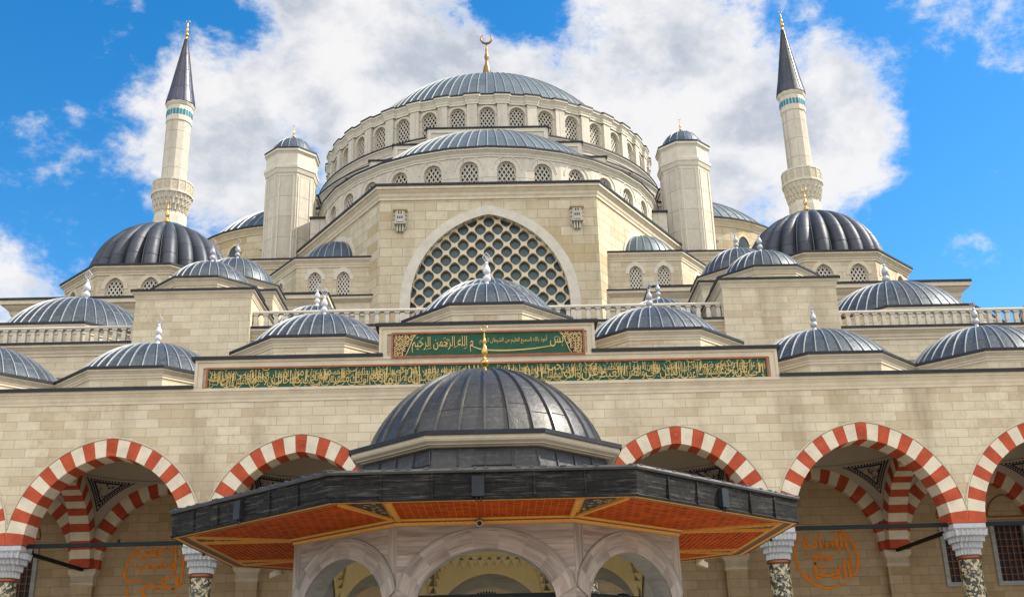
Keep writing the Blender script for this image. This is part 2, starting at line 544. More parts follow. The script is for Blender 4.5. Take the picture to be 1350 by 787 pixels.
    def build(s, name, parent=None, smooth=None, loc=None, rot=None, merge=True):
        me = bpy.data.meshes.new(name)
        me.from_pydata([tuple(v) for v in s.v], [], s.f)
        ul = me.uv_layers.new(name='UVMap')
        k = 0
        for u in s.uv:
            for q in u:
                ul.data[k].uv = q
                k += 1
        for m in s.mats:
            me.materials.append(m)
        me.polygons.foreach_set('material_index', s.mi)
        if merge:
            import bmesh
            bm = bmesh.new()
            bm.from_mesh(me)
            bmesh.ops.remove_doubles(bm, verts=bm.verts, dist=0.0004)
            bm.to_mesh(me)
            bm.free()
        me.update()
        if smooth:
            me.polygons.foreach_set('use_smooth', [True] * len(me.polygons))
            me.set_sharp_from_angle(angle=R(smooth))
        return link(name, me, parent, loc, rot)


def link(name, me, parent=None, loc=None, rot=None):
    o = bpy.data.objects.new(name, me)
    col.objects.link(o)
    if parent is not None:
        o.parent = parent
        # keep geometry in world coordinates: undo the root's offset
        root = parent
        off = Vector((0, 0, 0))
        while root is not None:
            off += root.location
            root = root.parent
        o.location = (Vector(loc) if loc else Vector((0, 0, 0))) - off
    elif loc:
        o.location = loc
    if rot is not None:
        o.rotation_euler = (0, 0, rot)
    return o


def thing(name, label, cat, loc, group=None):
    o = bpy.data.objects.new(name, None)
    o.empty_display_size = 0.3
    col.objects.link(o)
    o.location = loc
    o['label'] = label
    o['category'] = cat
    if group:
        o['group'] = group
    return o


def offset(poly, d, closed=True):
    if abs(d) < 1e-9:
        return list(poly)
    n = len(poly)
    out = []
    for i in range(n):
        p = poly[i]
        if closed or 0 < i < n - 1:
            a, b = poly[i - 1], poly[(i + 1) % n]
            e0 = Vector((p[0] - a[0], p[1] - a[1])).normalized()
            e1 = Vector((b[0] - p[0], b[1] - p[1])).normalized()
        elif i == 0:
            b = poly[1]
            e0 = e1 = Vector((b[0] - p[0], b[1] - p[1])).normalized()
        else:
            a = poly[i - 1]
            e0 = e1 = Vector((p[0] - a[0], p[1] - a[1])).normalized()
        n0, n1 = Vector((e0.y, -e0.x)), Vector((e1.y, -e1.x))
        b_ = n0 + n1
        if b_.length < 1e-6:
            b_ = n0.copy()
        b_.normalize()
        k = d / max(0.35, b_.dot(n0))
        out.append((p[0] + b_.x * k, p[1] + b_.y * k))
    return out


def frame(ox, oy, phi):
    c, s = math.cos(phi), math.sin(phi)
    return lambda u, d, z: Vector((ox + u * c + d * s, oy + u * s - d * c, z))


def ngon(cx, cy, n, apothem, rot=0.0):
    r = apothem / math.cos(PI / n)
    return [(cx + r * math.sin(rot + PI / n * (2 * i - 1)), cy - r * math.cos(rot + PI / n * (2 * i - 1))) for i in range(n)]


def rect(x0, x1, y0, y1):
    return [(x0, y0), (x1, y0), (x1, y1), (x0, y1)]


def pointed(a, h, zs, n=20, cx=0.0):
    """arch curve from the left foot to the right foot, two centres when h > a, else a flat oval"""
    pts = []
    if h >= a:
        r = (a * a + h * h) / (2 * a)
        e = r - a
        aa = math.acos(-e / r)
        for i in range(n + 1):
            t = PI + (aa - PI) * i / n
            pts.append((cx + e + r * math.cos(t), zs + r * math.sin(t)))
        pts += [(2 * cx - x, z) for x, z in pts[-2::-1]]
    else:
        for i in range(2 * n + 1):
            t = PI * (1 - i / (2 * n))
            u = math.cos(t)
            pts.append((cx + a * u, zs + h * (max(0, 1 - abs(u) ** 1.9)) ** 0.56))
    return pts


def curve_at(pts, t):
    x = t * (len(pts) - 1)
    i = min(int(x), len(pts) - 2)
    f = x - i
    return (pts[i][0] * (1 - f) + pts[i + 1][0] * f, pts[i][1] * (1 - f) + pts[i + 1][1] * f)


def arched_wall(mb, fr, u0, u1, z0, z1, arch, sill, depth, mi=0, mi_rev=0, d=0.0):
    """wall panel with an arched opening, reveal going depth inwards"""
    def q(pts, m):
        mb.face([fr(u, d, z) for u, z in pts], m, [(u + 50, z) for u, z in pts])
    ul, ur = arch[0][0], arch[-1][0]
    zf = arch[0][1]
    q([(u0, z0), (ul, z0), (ul, z1), (u0, z1)], mi)
    q([(ur, z0), (u1, z0), (u1, z1), (ur, z1)], mi)
    for (a, b), (c, e) in zip(arch[:-1], arch[1:]):
        if abs(c - a) > 1e-6:
            q([(a, b), (c, e), (c, z1), (a, z1)], mi)
    if sill > z0 + 1e-6:
        q([(ul, z0), (ur, z0), (ur, sill), (ul, sill)], mi)
    loop = [(ul, sill)] + (arch if zf > sill + 1e-6 else arch[1:-1] if abs(zf - sill) < 1e-6 and False else arch) + [(ur, sill)]
    for (a, b), (c, e) in zip(loop[:-1], loop[1:]):
        if math.hypot(c - a, e - b) > 1e-6:
            mb.face([fr(a, d, b), fr(a, d - depth, b), fr(c, d - depth, e), fr(c, d, e)], mi_rev)
    if sill > z0 + 1e-6:
        mb.face([fr(ul, d, sill), fr(ur, d, sill), fr(ur, d - depth, sill), fr(ul, d - depth, sill)], mi_rev)


def ring(mb, fr, ci, co, n, d0, d1, mats=(0, 1), sub=4, edge=None, back=True, zero=0, grain=False):
    """voussoir ring between two arch curves with equal parameter; front at depth d0, back at d1"""
    for k in range(n):
        m = mats[(k + zero) % len(mats)]
        for j in range(sub):
            t0, t1 = (k + j / sub) / n, (k + (j + 1) / sub) / n
            a, b, c, e = curve_at(ci, t0), curve_at(ci, t1), curve_at(co, t1), curve_at(co, t0)
            L = 0.6
            uvf = [(k * 3.1 + j * .1, 0), (k * 3.1 + j * .1 + .1, 0), (k * 3.1 + j * .1 + .1, L), (k * 3.1 + j * .1, L)]
            if grain:
                g0, g1 = k * 7.3 + j * .16, k * 7.3 + (j + 1) * .16
                uvf = [(g0, k * .37), (g1, k * .37), (g1, k * .37 + .42), (g0, k * .37 + .42)]
            mb.face([fr(*(a[0], d0, a[1])), fr(b[0], d0, b[1]), fr(c[0], d0, c[1]), fr(e[0], d0, e[1])], m, uvf)
            mb.face([fr(a[0], d0, a[1]), fr(a[0], d1, a[1]), fr(b[0], d1, b[1]), fr(b[0], d0, b[1])], m)
            mb.face([fr(e[0], d0, e[1]), fr(c[0], d0, c[1]), fr(c[0], d1, c[1]), fr(e[0], d1, e[1])], m if edge is None else edge)
            if back:
                mb.face([fr(a[0], d1, a[1]), fr(e[0], d1, e[1]), fr(c[0], d1, c[1]), fr(b[0], d1, b[1])], m)


def clip_seg(p, q, poly):
    """segment clipped to a convex polygon (ccw)"""
    t0, t1 = 0.0, 1.0
    dx, dy = q[0] - p[0], q[1] - p[1]
    for i in range(len(poly)):
        a, b = poly[i], poly[(i + 1) % len(poly)]
        ex, ey = b[0] - a[0], b[1] - a[1]
        num = ex * (p[1] - a[1]) - ey * (p[0] - a[0])
        den = ex * dy - ey * dx
        if abs(den) < 1e-9:
            if num < 0:
                return None
            continue
        t = -num / den
        if den > 0:
            t0 = max(t0, t)
        else:
            t1 = min(t1, t)
    if t1 - t0 < 1e-3:
        return None
    return ((p[0] + dx * t0, p[1] + dy * t0), (p[0] + dx * t1, p[1] + dy * t1))


def window_mesh(name, a, h, zspring, zsill, pitch, bar, mats, ang=58, thick=0.08):
    """glass with a pierced stone screen in front, arched; local: x across, -y outward, z up"""
    mb = MB(*mats)
    arch = pointed(a, h, zspring, 10)
    poly = [(a, zsill)] + arch[::-1] + [(-a, zsill)]
    poly = [(-a, zsill), (a, zsill)] + arch[::-1]
    mb.face([(x, 0.14, z) for x, z in poly], 1)
    T = math.tan(R(ang))
    H = zspring + h - zsill
    step = pitch
    k0 = int((2 * a + H / T) / step) + 2
    for sgn in (1, -1):
        for k in range(-k0, k0 + 1):
            x = k * step + (step / 2 if False else 0)
            s_ = clip_seg((x - sgn * H / T, zsill - H), (x + sgn * 2 * H / T, zsill + 2 * H), poly)
            if not s_:
                continue
            (x0, z0), (x1, z1) = s_
            L = math.hypot(x1 - x0, z1 - z0)
            nx, nz = -(z1 - z0) / L * bar / 2, (x1 - x0) / L * bar / 2
            yo = 0.0 if sgn > 0 else 0.004
            f = [(x0 - nx, yo, z0 - nz), (x1 - nx, yo, z1 - nz), (x1 + nx, yo, z1 + nz), (x0 + nx, yo, z0 + nz)]
            b = [(p[0], thick, p[2]) for p in f]
            mb.face(f, 0)
            mb.face([f[0], b[0], b[1], f[1]], 0)
            mb.face([f[2], b[2], b[3], f[3]], 0)
    # rim of the screen
    for (p, q) in zip(poly, poly[1:] + poly[:1]):
        cxm, czm = 0, (zsill + zspring) / 2
        def inn(w):
            dx, dz = cxm - w[0], czm - w[1]
            L = math.hypot(dx, dz)
            return (w[0] + dx / L * bar * 1.3, w[1] + dz / L * bar * 1.3)
        pi_, qi = inn(p), inn(q)
        mb.face([(p[0], -0.008, p[1]), (q[0], -0.008, q[1]), (qi[0], -0.008, qi[1]), (pi_[0], -0.008, pi_[1])], 0)
    o = mb.build(name)
    me = o.data
    bpy.data.objects.remove(o)
    return me


def place_window(me, name, parent, fr, d, z, phi, u=0.0):
    p = fr(u, d, z)
    return link(name, me, parent, p, phi)


# -------- domes
def cap_from_top(r, zb, yc, ztop):
    """height of a spherical cap (base radius r at zb, centre yc ahead) whose outline reaches ztop at yc"""
    e = math.atan((ztop - 1.6) / yc)
    s, c = math.sin(e), math.cos(e)
    best, bd = 1.0, 9e9
    for i in range(2, 400):
        h = r * i / 250
        Rs = (r * r + h * h) / (2 * h)
        zc = zb + h - Rs
        d = yc * s - (zc - 1.6) * c
        if abs(d - Rs) < bd:
            bd, best = abs(d - Rs), h
    return best


def cap_profile(r, zb, h, n=16):
    Rs = (r * r + h * h) / (2 * h)
    zc = zb + h - Rs
    a0 = math.atan2(zb - zc, r)
    return [(max(0.0, Rs * math.cos(a0 + (PI / 2 - a0) * i / n)) if i < n else 0.0, zc + Rs * math.sin(a0 + (PI / 2 - a0) * i / n)) for i in range(n + 1)]


def ribs_on(mb, prof, cx, cy, count, w, hgt, mi, a0=0.0, a1=2 * PI, stop=0.03):
    """standing seams: a small upstand along each meridian of a surface of revolution"""
    pr = [p for p in prof if p[0] > stop * prof[0][0]]
    full = abs(a1 - a0 - 2 * PI) < 1e-6
    for i in range(count if full else count + 1):
        a = a0 + (a1 - a0) * i / count
        sa, ca = math.sin(a), math.cos(a)
        tx, ty = ca, sa
        ro = []
        for k, (r, z) in enumerate(pr):
            r0, z0 = pr[max(0, k - 1)]
            r1, z1 = pr[min(len(pr) - 1, k + 1)]
            L = math.hypot(r1 - r0, z1 - z0) or 1
            nr, nz = (z1 - z0) / L, -(r1 - r0) / L
            ww = w * min(1.0, 0.35 + 1.3 * r / pr[0][0])
            def P(rr, zz, off):
                return (cx + rr * sa + tx * off, cy - rr * ca + ty * off, zz)
            ro.append((P(r - nr * .03, z - nz * .03, -ww), P(r + nr * hgt, z + nz * hgt, -ww * .55), P(r + nr * hgt, z + nz * hgt, ww * .55), P(r - nr * .03, z - nz * .03, ww)))
        for A, B in zip(ro[:-1], ro[1:]):
            for q in range(3):
                mb.face([A[q], A[q + 1], B[q + 1], B[q]], mi)
        mb.face([ro[0][0], ro[0][1], ro[0][2], ro[0][3]], mi)


def dome(name, parent, cx, cy, r, zb, h, nribs, mat, seam, rw=0.035, rh=0.05, a0=0.0, a1=2 * PI, n=14):
    prof = cap_profile(r, zb, h, n)
    mb = MB(mat, seam)
    k = nribs * (2 if nribs < 60 else 1)
    mb.lathe(prof, k, 0, (cx, cy, 0), a0, a1, nribs)
    ribs_on(mb, prof, cx, cy, nribs, rw, rh, 1, a0, a1)
    return mb.build(name, parent, smooth=40)


def crescent(mb, cx, cy, z, r, mi=0, th=0.16):
    """open crescent standing on its back, horns up"""
    pts, rr = [], []
    for i in range(25):
        t = -PI / 2 + (i / 24 - 0.5) * 2 * R(150)
        pts.append((cx + r * math.cos(t), cy, z + r + r * math.sin(t)))
        rr.append(max(0.012, r * th * (1.35 * math.cos((i / 24 - 0.5) * PI * 0.96) + 0.12)))
    mb.tube(pts, rr, 8, mi)


def gold_finial(name, parent, cx, cy, z, H, mat=None, fat=1.0):
    """stacked gilded bulbs under a crescent"""
    mb = MB(mat or M['gold'])
    k = H
    prof = [(.085, 0), (.075, .03), (.045, .08), (.035, .13), (.04, .16), (.085, .20), (.095, .235), (.075, .27), (.035, .30), (.03, .33), (.035, .36),
            (.058, .40), (.066, .45), (.055, .50), (.03, .55), (.022, .59), (.03, .61), (.040, .64), (.03, .67), (.018, .70), (.022, .73), (.012, .78), (.008, .82), (0.0, .83)]
    mb.lathe([(r * k * fat, zz * k) for r, zz in prof], 16, 0, (cx, cy, z))
    crescent(mb, cx, cy, z + .82 * k, .062 * k)
    return mb.build(name, parent, smooth=50)


def white_finial(name, parent, cx, cy, z, H, mat):
    """three white balls on a flared foot with an open leaf shaped top"""
    mb = MB(mat)
    k = H
    prof = [(.19, 0), (.15, .035), (.09, .11), (.05, .17), (.045, .20), (.085, .235), (.105, .285), (.085, .335), (.042, .375), (.038, .39),
            (.075, .425), (.098, .48), (.085, .54), (.05, .61), (.03, .65), (.045, .68), (.022, .715), (.012, .73), (0, .735)]
    mb.lathe([(r * k, zz * k) for r, zz in prof], 14, 0, (cx, cy, z))
    c = z + .85 * k
    d_ = .095 * k
    dia = [(cx + q * d_ * 1.05, cy, c + v * d_ * 1.25) for q, v in ((0, 1.15), (.55, .5), (1, 0), (.5, -.5), (.12, -1.1), (-.12, -1.1), (-.5, -.5), (-1, 0), (-.55, .5))]
    mb.tube(dia, .011 * k, 6, 0, closed=True)
    mb.tube([(cx + (p[0] - cx) * .42, cy, c + (p[2] - c) * .42) for p in dia], .007 * k, 5, 0, closed=True)
    return mb.build(name, parent, smooth=50)


def cornice_prof(zt, h, p, mi=1, base=0.0, z0=None):
    """stone moulding of height h and projection p ending at zt"""
    b = base
    return [(b, zt - h, mi), (b + .18 * p, zt - h + .001, mi), (b + .18 * p, zt - h * .82, mi), (b + .34 * p, zt - h * .70, mi), (b + .42 * p, zt - h * .52, mi),
            (b + .72 * p, zt - h * .34, mi), (b + .80 * p, zt - h * .25, mi), (b + p, zt - h * .22, mi), (b + p, zt, mi)]


def lead_edge(mb, poly, zt, p, h, over=0.06, mi=0, closed=True, inner=-1.0):
    mb.loft(poly, [(p - .05, zt - .004, mi), (p + over, zt - .003, mi), (p + over, zt + h, mi), (p - .1, zt + h * 1.25, mi), (inner, zt + h * 1.9, mi)], closed)


def octa_drum(parent, cx, cy, ap, z0, zt, proj, mats, h=0.45, eh=0.10, n=8, name='drum', ename='roof_edge'):
    """octagonal drum with moulded cornice, and its dark lead roof edge as a part of its own"""
    poly = ngon(cx, cy, n, ap)
    mb = MB(*mats)
    mb.loft(poly, [(0, z0, 0)] + cornice_prof(zt, h, proj), True)
    d = mb.build(name, parent)
    eb = MB(M['edge'])
    lead_edge(eb, poly, zt, proj, eh, 0.05, inner=-ap * .35)
    e = eb.build(ename, parent)
    return d


# ------------------------------------------------------------------ ground
def structure(o):
    o['kind'] = 'structure'
    return o


g = MB(M['earth'])
g.face([(-3000, -3000, -0.06), (3000, -3000, -0.06), (3000, 3000, -0.06), (-3000, 3000, -0.06)])
structure(g.build('ground'))
g = MB(M['paving'])
g.box(-31, 31, -60, 46.9, -0.055, 0.0, skip='b')
structure(g.build('courtyard'))

exec_parts = []
BAY = 6.83

# ================================================================== mosque (prayer hall)
hall = thing('mosque', 'great cream stone mosque with lead domes stepping up to a gold crescent finial', 'mosque', (0, 102, 0))
WM = [M['lattice'], M['glass']]
win_main = window_mesh('window', 0.84, 0.86, 58.75, 56.5, 0.40, 0.11, WM)
win_semi = window_mesh('window', 0.84, 0.86, 44.75, 42.7, 0.40, 0.11, WM)
win_box = window_mesh('window', 0.56, 0.72, 34.75, 33.35, 0.27, 0.085, [M['trim_pale'], M['glass']])
win_corner = window_mesh('window', 0.60, 0.78, 27.05, 26.0, 0.27, 0.085, [M['trim_pale'], M['glass']])

# --- main body with splayed wings
BODY = [(-22.0, 104.0), (-18.2, 98.0), (-9.2, 84.0), (9.2, 84.0), (18.2, 98.0), (22.0, 104.0)]
ZB = 42.35
mb = MB(M['ashlar_big'], M['trim'])
fr0 = frame(0, 84.0, 0)
BIG = pointed(6.6, 7.9, 31.9, 28)
arched_wall(mb, fr0, -9.2, 9.2, 16, 41.3, BIG, 29.0, 0.9, 0, 1)
for i in (0, 1, 3, 4):
    a, b = BODY[i], BODY[i + 1]
    mb.face([(a[0], a[1], 16), (b[0], b[1], 16), (b[0], b[1], 41.3), (a[0], a[1], 41.3)], 0)
mb.loft(BODY, cornice_prof(ZB, 1.15, 0.5, 1), False)
mb.build('body_wall', hall)
eb = MB(M['edge'])
lead_edge(eb, BODY, ZB, 0.5, 0.22, 0.08, closed=False, inner=-3.5)
eb.build('roof_edge', hall)
# pale archivolt round the great window
co = pointed(7.45, 8.72, 31.9, 28)
mb = MB(M['trim_pale'])
ring(mb, fr0, BIG, co, 27, 0.06, -0.5, (0,), 3, back=False)
for s in (-1, 1):
    mb.box(min(s * 6.6, s * 7.45), max(s * 6.6, s * 7.45), -0.06, 0.4, 29.0, 31.9, 0, fr0)
mb.build('archivolt', hall, smooth=30)

# --- great window: ogee cells in a staggered net
mb = MB(M['grille_cream'], M['grille_line'])
DX, DZ = 1.46, 1.39
a_, b_ = DX / 2, DZ / 2
NS = 24
def ogee(t, k):
    # round cell drawn to a point at top and bottom
    s, c = math.sin(t), math.cos(t)
    pt = abs(c) ** 9 * .085 * (1 if c > 0 else -1)
    return .485 * k * s, (.455 * c + pt) * k
def diamond(t):
    s, c = math.sin(t), math.cos(t)
    q = 1 / (abs(s) / a_ + abs(c) / b_)
    return q * s, q * c
for j in range(-3, 9):
    for i2 in range(-10, 11):
        x0 = i2 * a_
        z0 = 31.9 + j * DZ + (b_ if i2 % 2 else 0) + 0.45
        if not (abs(x0) < 7.3 and z0 < 40.4 - (abs(x0) / 7.3) ** 2 * 5.5 and z0 > 29.5):
            continue
        for k in range(NS):
            t0, t1 = 2 * PI * k / NS, 2 * PI * (k + 1) / NS
            D0, D1 = diamond(t0), diamond(t1)
            A0, A1 = ogee(t0, 1.01), ogee(t1, 1.01)
            B0, B1 = ogee(t0, .98), ogee(t1, .98)
            C0, C1 = ogee(t0, .955), ogee(t1, .955)
            y0, y1, y2 = 84.42, 84.47, 84.85
            P = lambda p, y: (x0 + p[0], y, z0 + p[1])
            mb.face([P(D0, y0), P(A0, y0), P(A1, y0), P(D1, y0)], 0)
            mb.face([P(A0, y0), P(A0, y1), P(A1, y1), P(A1, y0)], 1)
            mb.face([P(A0, y1), P(B0, y1), P(B1, y1), P(A1, y1)], 1)
            mb.face([P(B0, y1), P(B0, y0 + .02), P(B1, y0 + .02), P(B1, y1)], 0)
            mb.face([P(B0, y0 + .02), P(C0, y0 + .02), P(C1, y0 + .02), P(B1, y0 + .02)], 0)
            mb.face([P(C0, y0 + .02), P(C0, y2), P(C1, y2), P(C1, y0 + .02)], 1)
gw = mb.build('great_window', hall)
mb = MB(M['glass_teal'])
mb.face([(x, 84.80, z) for x, z in [(-6.75, 28.5), (6.75, 28.5)] + pointed(6.75, 8.1, 31.9, 20)[::-1]])
mb.build('pane', gw)

# --- box apses under the wings, with pointed windows and little half domes
for s in (-1, 1):
    pth = [(9.25, 85.6), (16.3, 85.6), (19.9, 90.6), (23.2, 97.0)]
    if s < 0:
        pth = [(-x, y) for x, y in pth[::-1]]
    mb = MB(M['ashlar_mid'], M['trim'])
    for k in range(3):
        a, b = pth[k], pth[k + 1]
        L = math.hypot(b[0] - a[0], b[1] - a[1])
        phi = math.atan2(b[1] - a[1], b[0] - a[0])
        fr = frame((a[0] + b[0]) / 2, (a[1] + b[1]) / 2, phi)
        us = {True: [12.35, 14.75], False: []}[abs(a[1] - b[1]) < .01]
        us = [s * (u - 12.775) for u in us] if us else [0.0 if L < 6.5 else 1.2 * -s]
        us.sort()
        edges = [-L / 2] + [(us[i] + us[i + 1]) / 2 for i in range(len(us) - 1)] + [L / 2]
        for i, u in enumerate(us):
            arch = pointed(0.56, 0.72, 34.75, 8, u)
            arched_wall(mb, fr, edges[i], edges[i + 1], 33.0, 36.2, arch, 33.35, 0.35, 0, 1)
            w = place_window(win_box, 'window', hall, fr, -0.22, 0, phi, u)
            ar = MB(M['trim_pale'])
            ring(ar, fr, pointed(0.57, 0.73, 34.75, 8, u), pointed(0.86, 1.14, 34.75, 8, u), 9, 0.035, -.05, (0,), 2, back=False)
            ar.build('window_surround', hall)
    mb.loft(pth, cornice_prof(36.6, .75, .32, 1), False)
    mb.loft(pth, [(.35, 18, 0), (.35, 31.3, 1), (.45, 31.35, 1), (.5, 31.8, 1), (.38, 32.0, 1), (.38, 32.5, 1), (.75, 32.8, 1), (.75, 33.0, 1)], False)
    # end faces against the body
    xe = s * 9.25
    mb.build('apse_wall', hall)
    eb = MB(M['edge'])
    lead_edge(eb, pth, 36.6, .32, .14, .06, closed=False, inner=-.15)
    lead_edge(eb, pth, 33.0, .75, .12, .06, closed=False, inner=-.05)
    eb.build('roof_edge', hall)
    # roof and half dome set against the splayed wing
    mb = MB(M['roof_lead'])
    rp = offset(pth, -.2, False)
    mb.face([(x, y, 36.9) for x, y in rp] + [(s * 20.5, 103, 36.9), (s * 9.25, 85.9, 36.9)][::1])
    mb.build('apse_roof', hall)
    dome('half_dome', hall, s * 13.60, 90.8, 3.35, 37.0, 3.15, 28, M['lead_blue'] if s < 0 else M['lead_pale'], M['seam'] if s < 0 else M['seam_pale'], .05, .07)
    phi = math.atan2(14, -9 * -1) if s > 0 else -math.atan2(14, 9)
    frw = frame(s * 13.75, 91.0, phi)
    am = MB(M['trim_pale'])
    # flat niche ring on the wing wall
    cin, cou = pointed(3.4, 3.5, 36.8, 14), pointed(3.85, 4.0, 36.8, 14)
    ring(am, frame(s * 13.70, 91.0, phi), cin, cou, 9, .12, -.05, (0,), 4, back=False)
    am.build('niche_arch', hall, smooth=30)

# --- half drum with round headed windows
SC = (0.0, 102.3)
SR = 16.8
STEP = 11.25
sd = []
mb = MB(M['drum_stone'], M['trim_pale'])
drum_semi = mb
w = 2 * SR * math.tan(R(STEP / 2))
semi_frames = []
for i in range(16):
    th = R(-90 + STEP * (i + .5))
    fr = frame(SC[0] + SR * math.sin(th), SC[1] - SR * math.cos(th), th)
    arched_wall(mb, fr, -w / 2, w / 2, 41.8, 46.2, pointed(.84, .86, 44.75, 8), 42.7, .4, 0, 1)
    ring(mb, fr, pointed(1.22, 1.25, 44.75, 8), pointed(1.32, 1.36, 44.75, 8), 8, .05, 0, (1,), 2, back=False)
    semi_frames.append((fr, th))
half_poly = [(SC[0] + SR / math.cos(R(STEP / 2)) * math.sin(R(-90 + STEP * i)), SC[1] - SR / math.cos(R(STEP / 2)) * math.cos(R(-90 + STEP * i))) for i in range(17)]
mb.loft(half_poly, cornice_prof(46.7, .75, .42, 1), False)
sdrum = mb.build('half_drum', hall)
for fr, th in semi_frames:
    place_window(win_semi, 'window', sdrum, fr, -.25, 0, th)
eb = MB(M['edge'])
lead_edge(eb, half_poly, 46.7, .42, .16, .07, closed=False, inner=-2.3)
eb.build('roof_edge', hall)
dome('semi_dome', hall, SC[0], SC[1], 14.9, 47.0, cap_from_top(14.9, 47.0, 102.3, 57.9), 46, M['lead_pale'], M['seam_pale'], .06, .09, -PI / 2, PI / 2, 22)

# --- stepped arch wall behind the semi dome
mb = MB(M['drum_stone'], M['trim_pale'])
eb = MB(M['edge'])
steps = [(6.1, 55.12), (9.45, 53.35), (11.8, 51.65), (14.0, 49.7), (15.9, 47.6), (17.4, 45.6)]
prev = 0
for i, (x, z) in enumerate(steps):
    y0, y1 = 97.0 + i * .02, 101.5
    for s in (-1, 1):
        xa, xb = (0, x) if i == 0 else (prev, x)
        x0, x1 = (xa, xb) if s > 0 else (-xb, -xa)
        mb.box(x0, x1, y0, y1, 42, z, 0, skip='b')
        # sunk panel frame
        if i < 3:
            xo, xi = x1 - .15, x1 - .45
            if s < 0:
                xo, xi = x0 + .15, x0 + .45
            mb.box(min(xo, xi), max(xo, xi), y0 - .1, y0, z - 1.9, z - .42, 1)
            mb.box(x0 + (.15 if (i or s < 0) else 0), x1 - (.15 if (i or s > 0) else 0), y0 - .1, y0, z - .42, z - .02, 1)
        eb.box(x0 - (.12 if s < 0 else 0), x1 + (.12 if s > 0 else 0), y0 - .2, y1 + .1, z, z + .17, 0)
    prev = x
mb.build('stepped_wall', hall, merge=False)
eb.build('roof_edge', hall, merge=False)

# --- main drum
MC = (0.0, 119.4)
MR = 18.95
mb = MB(M['drum_stone'], M['trim_pale'])
NW = 38
DA_ = 360.0 / NW
w = 2 * MR * math.tan(R(DA_ / 2))
fr_list = []
cpoly = []
for i in range(NW):
    th = R(DA_ * i)
    fr = frame(MC[0] + MR * math.sin(th), MC[1] - MR * math.cos(th), th)
    arched_wall(mb, fr, -w / 2, w / 2, 53.5, 60.0, pointed(.84, .86, 58.75, 8), 56.5, .45, 0, 1)
    ring(mb, fr, pointed(.86, .88, 58.75, 8), pointed(1.06, 1.08, 58.75, 8), 8, .06, 0, (1,), 2, back=False)
    fr_list.append((fr, th))
    q = [fr(-w / 2 + .74, 0.10, 0), fr(w / 2 - .74, .10, 0), fr(w / 2 - .58, .34, 0)]
    q0 = fr(-w / 2 + .58, .34, 0)
    cpoly += [(q0.x, q0.y), (q[0].x, q[0].y), (q[1].x, q[1].y), (q[2].x, q[2].y)]
    th2 = R(DA_ * (i + .5))
    fb = frame(MC[0] + MR * math.sin(th2), MC[1] - MR * math.cos(th2), th2)
    mb.box(-.52, .52, -.34, .1, 55.0, 59.96, 0, fb, skip='bk')
mb.loft(cpoly, cornice_prof(60.85, 1.0, .34, 1), True)
md = mb.build('main_drum', hall)
for fr, th in fr_list:
    if math.cos(th) > -0.15:
        place_window(win_main, 'window', md, fr, -.28, 0, th)
eb = MB(M['edge'])
lead_edge(eb, cpoly, 60.85, .34, .16, .05, inner=-.4)
circ = ngon(MC[0], MC[1], 96, MR)
eb.loft(circ, [(.2, 60.95, 0), (-2.3, 61.4, 0)], True)
eb.build('roof_edge', hall)
dm = dome('main_dome', hall, MC[0], MC[1], 16.9, 61.3, cap_from_top(16.9, 61.3, 119.4, 75.5), 96, M['lead_pale'], M['seam_pale'], .055, .08, n=24)
gold_finial('finial', dm, MC[0], MC[1], 70.6, 11.2, M['old_gold'], fat=.66)
# rings below the drum
mb = MB(M['drum_stone'], M['trim_pale'])
eb = MB(M['edge'])
for Rr, zb, zt in ((20.1, 54.2, 55.75), (21.2, 51.5, 53.6), (22.2, 44, 50.8)):
    pl = ngon(MC[0], MC[1], 96, Rr)
    mb.loft(pl, [(0, zb, 0)] + cornice_prof(zt, .7, .35, 1), True)
    lead_edge(eb, pl, zt, .35, .16, .06, inner=-1.9)
mb.build('drum_base', hall, smooth=30)
eb.build('roof_edge', hall, smooth=30)
# flying buttress blocks beside the half drum
for s in (-1, 1):
    mb = MB(M['drum_stone'], M['trim_pale'], M['edge'])
    for (x0, x1, y0, y1, z0, z1) in ((16.0, 19.2, 99.5, 104, 41.5, 45.2), (17.4, 19.4, 101.5, 107, 45.2, 48.6), (18.2, 20.4, 104.5, 110, 45, 51.5)):
        xa, xb = (x0, x1) if s > 0 else (-x1, -x0)
        mb.box(xa, xb, y0, y1, z0, z1, 0, skip='b')
        mb.box(xa - .12, xb + .12, y0 - .12, y1, z1 - .35, z1 - .003, 1)
        mb.box(xa - .22, xb + .22, y0 - .22, y1 + .1, z1, z1 + .18, 2)
    mb.build('buttress', hall, merge=False)

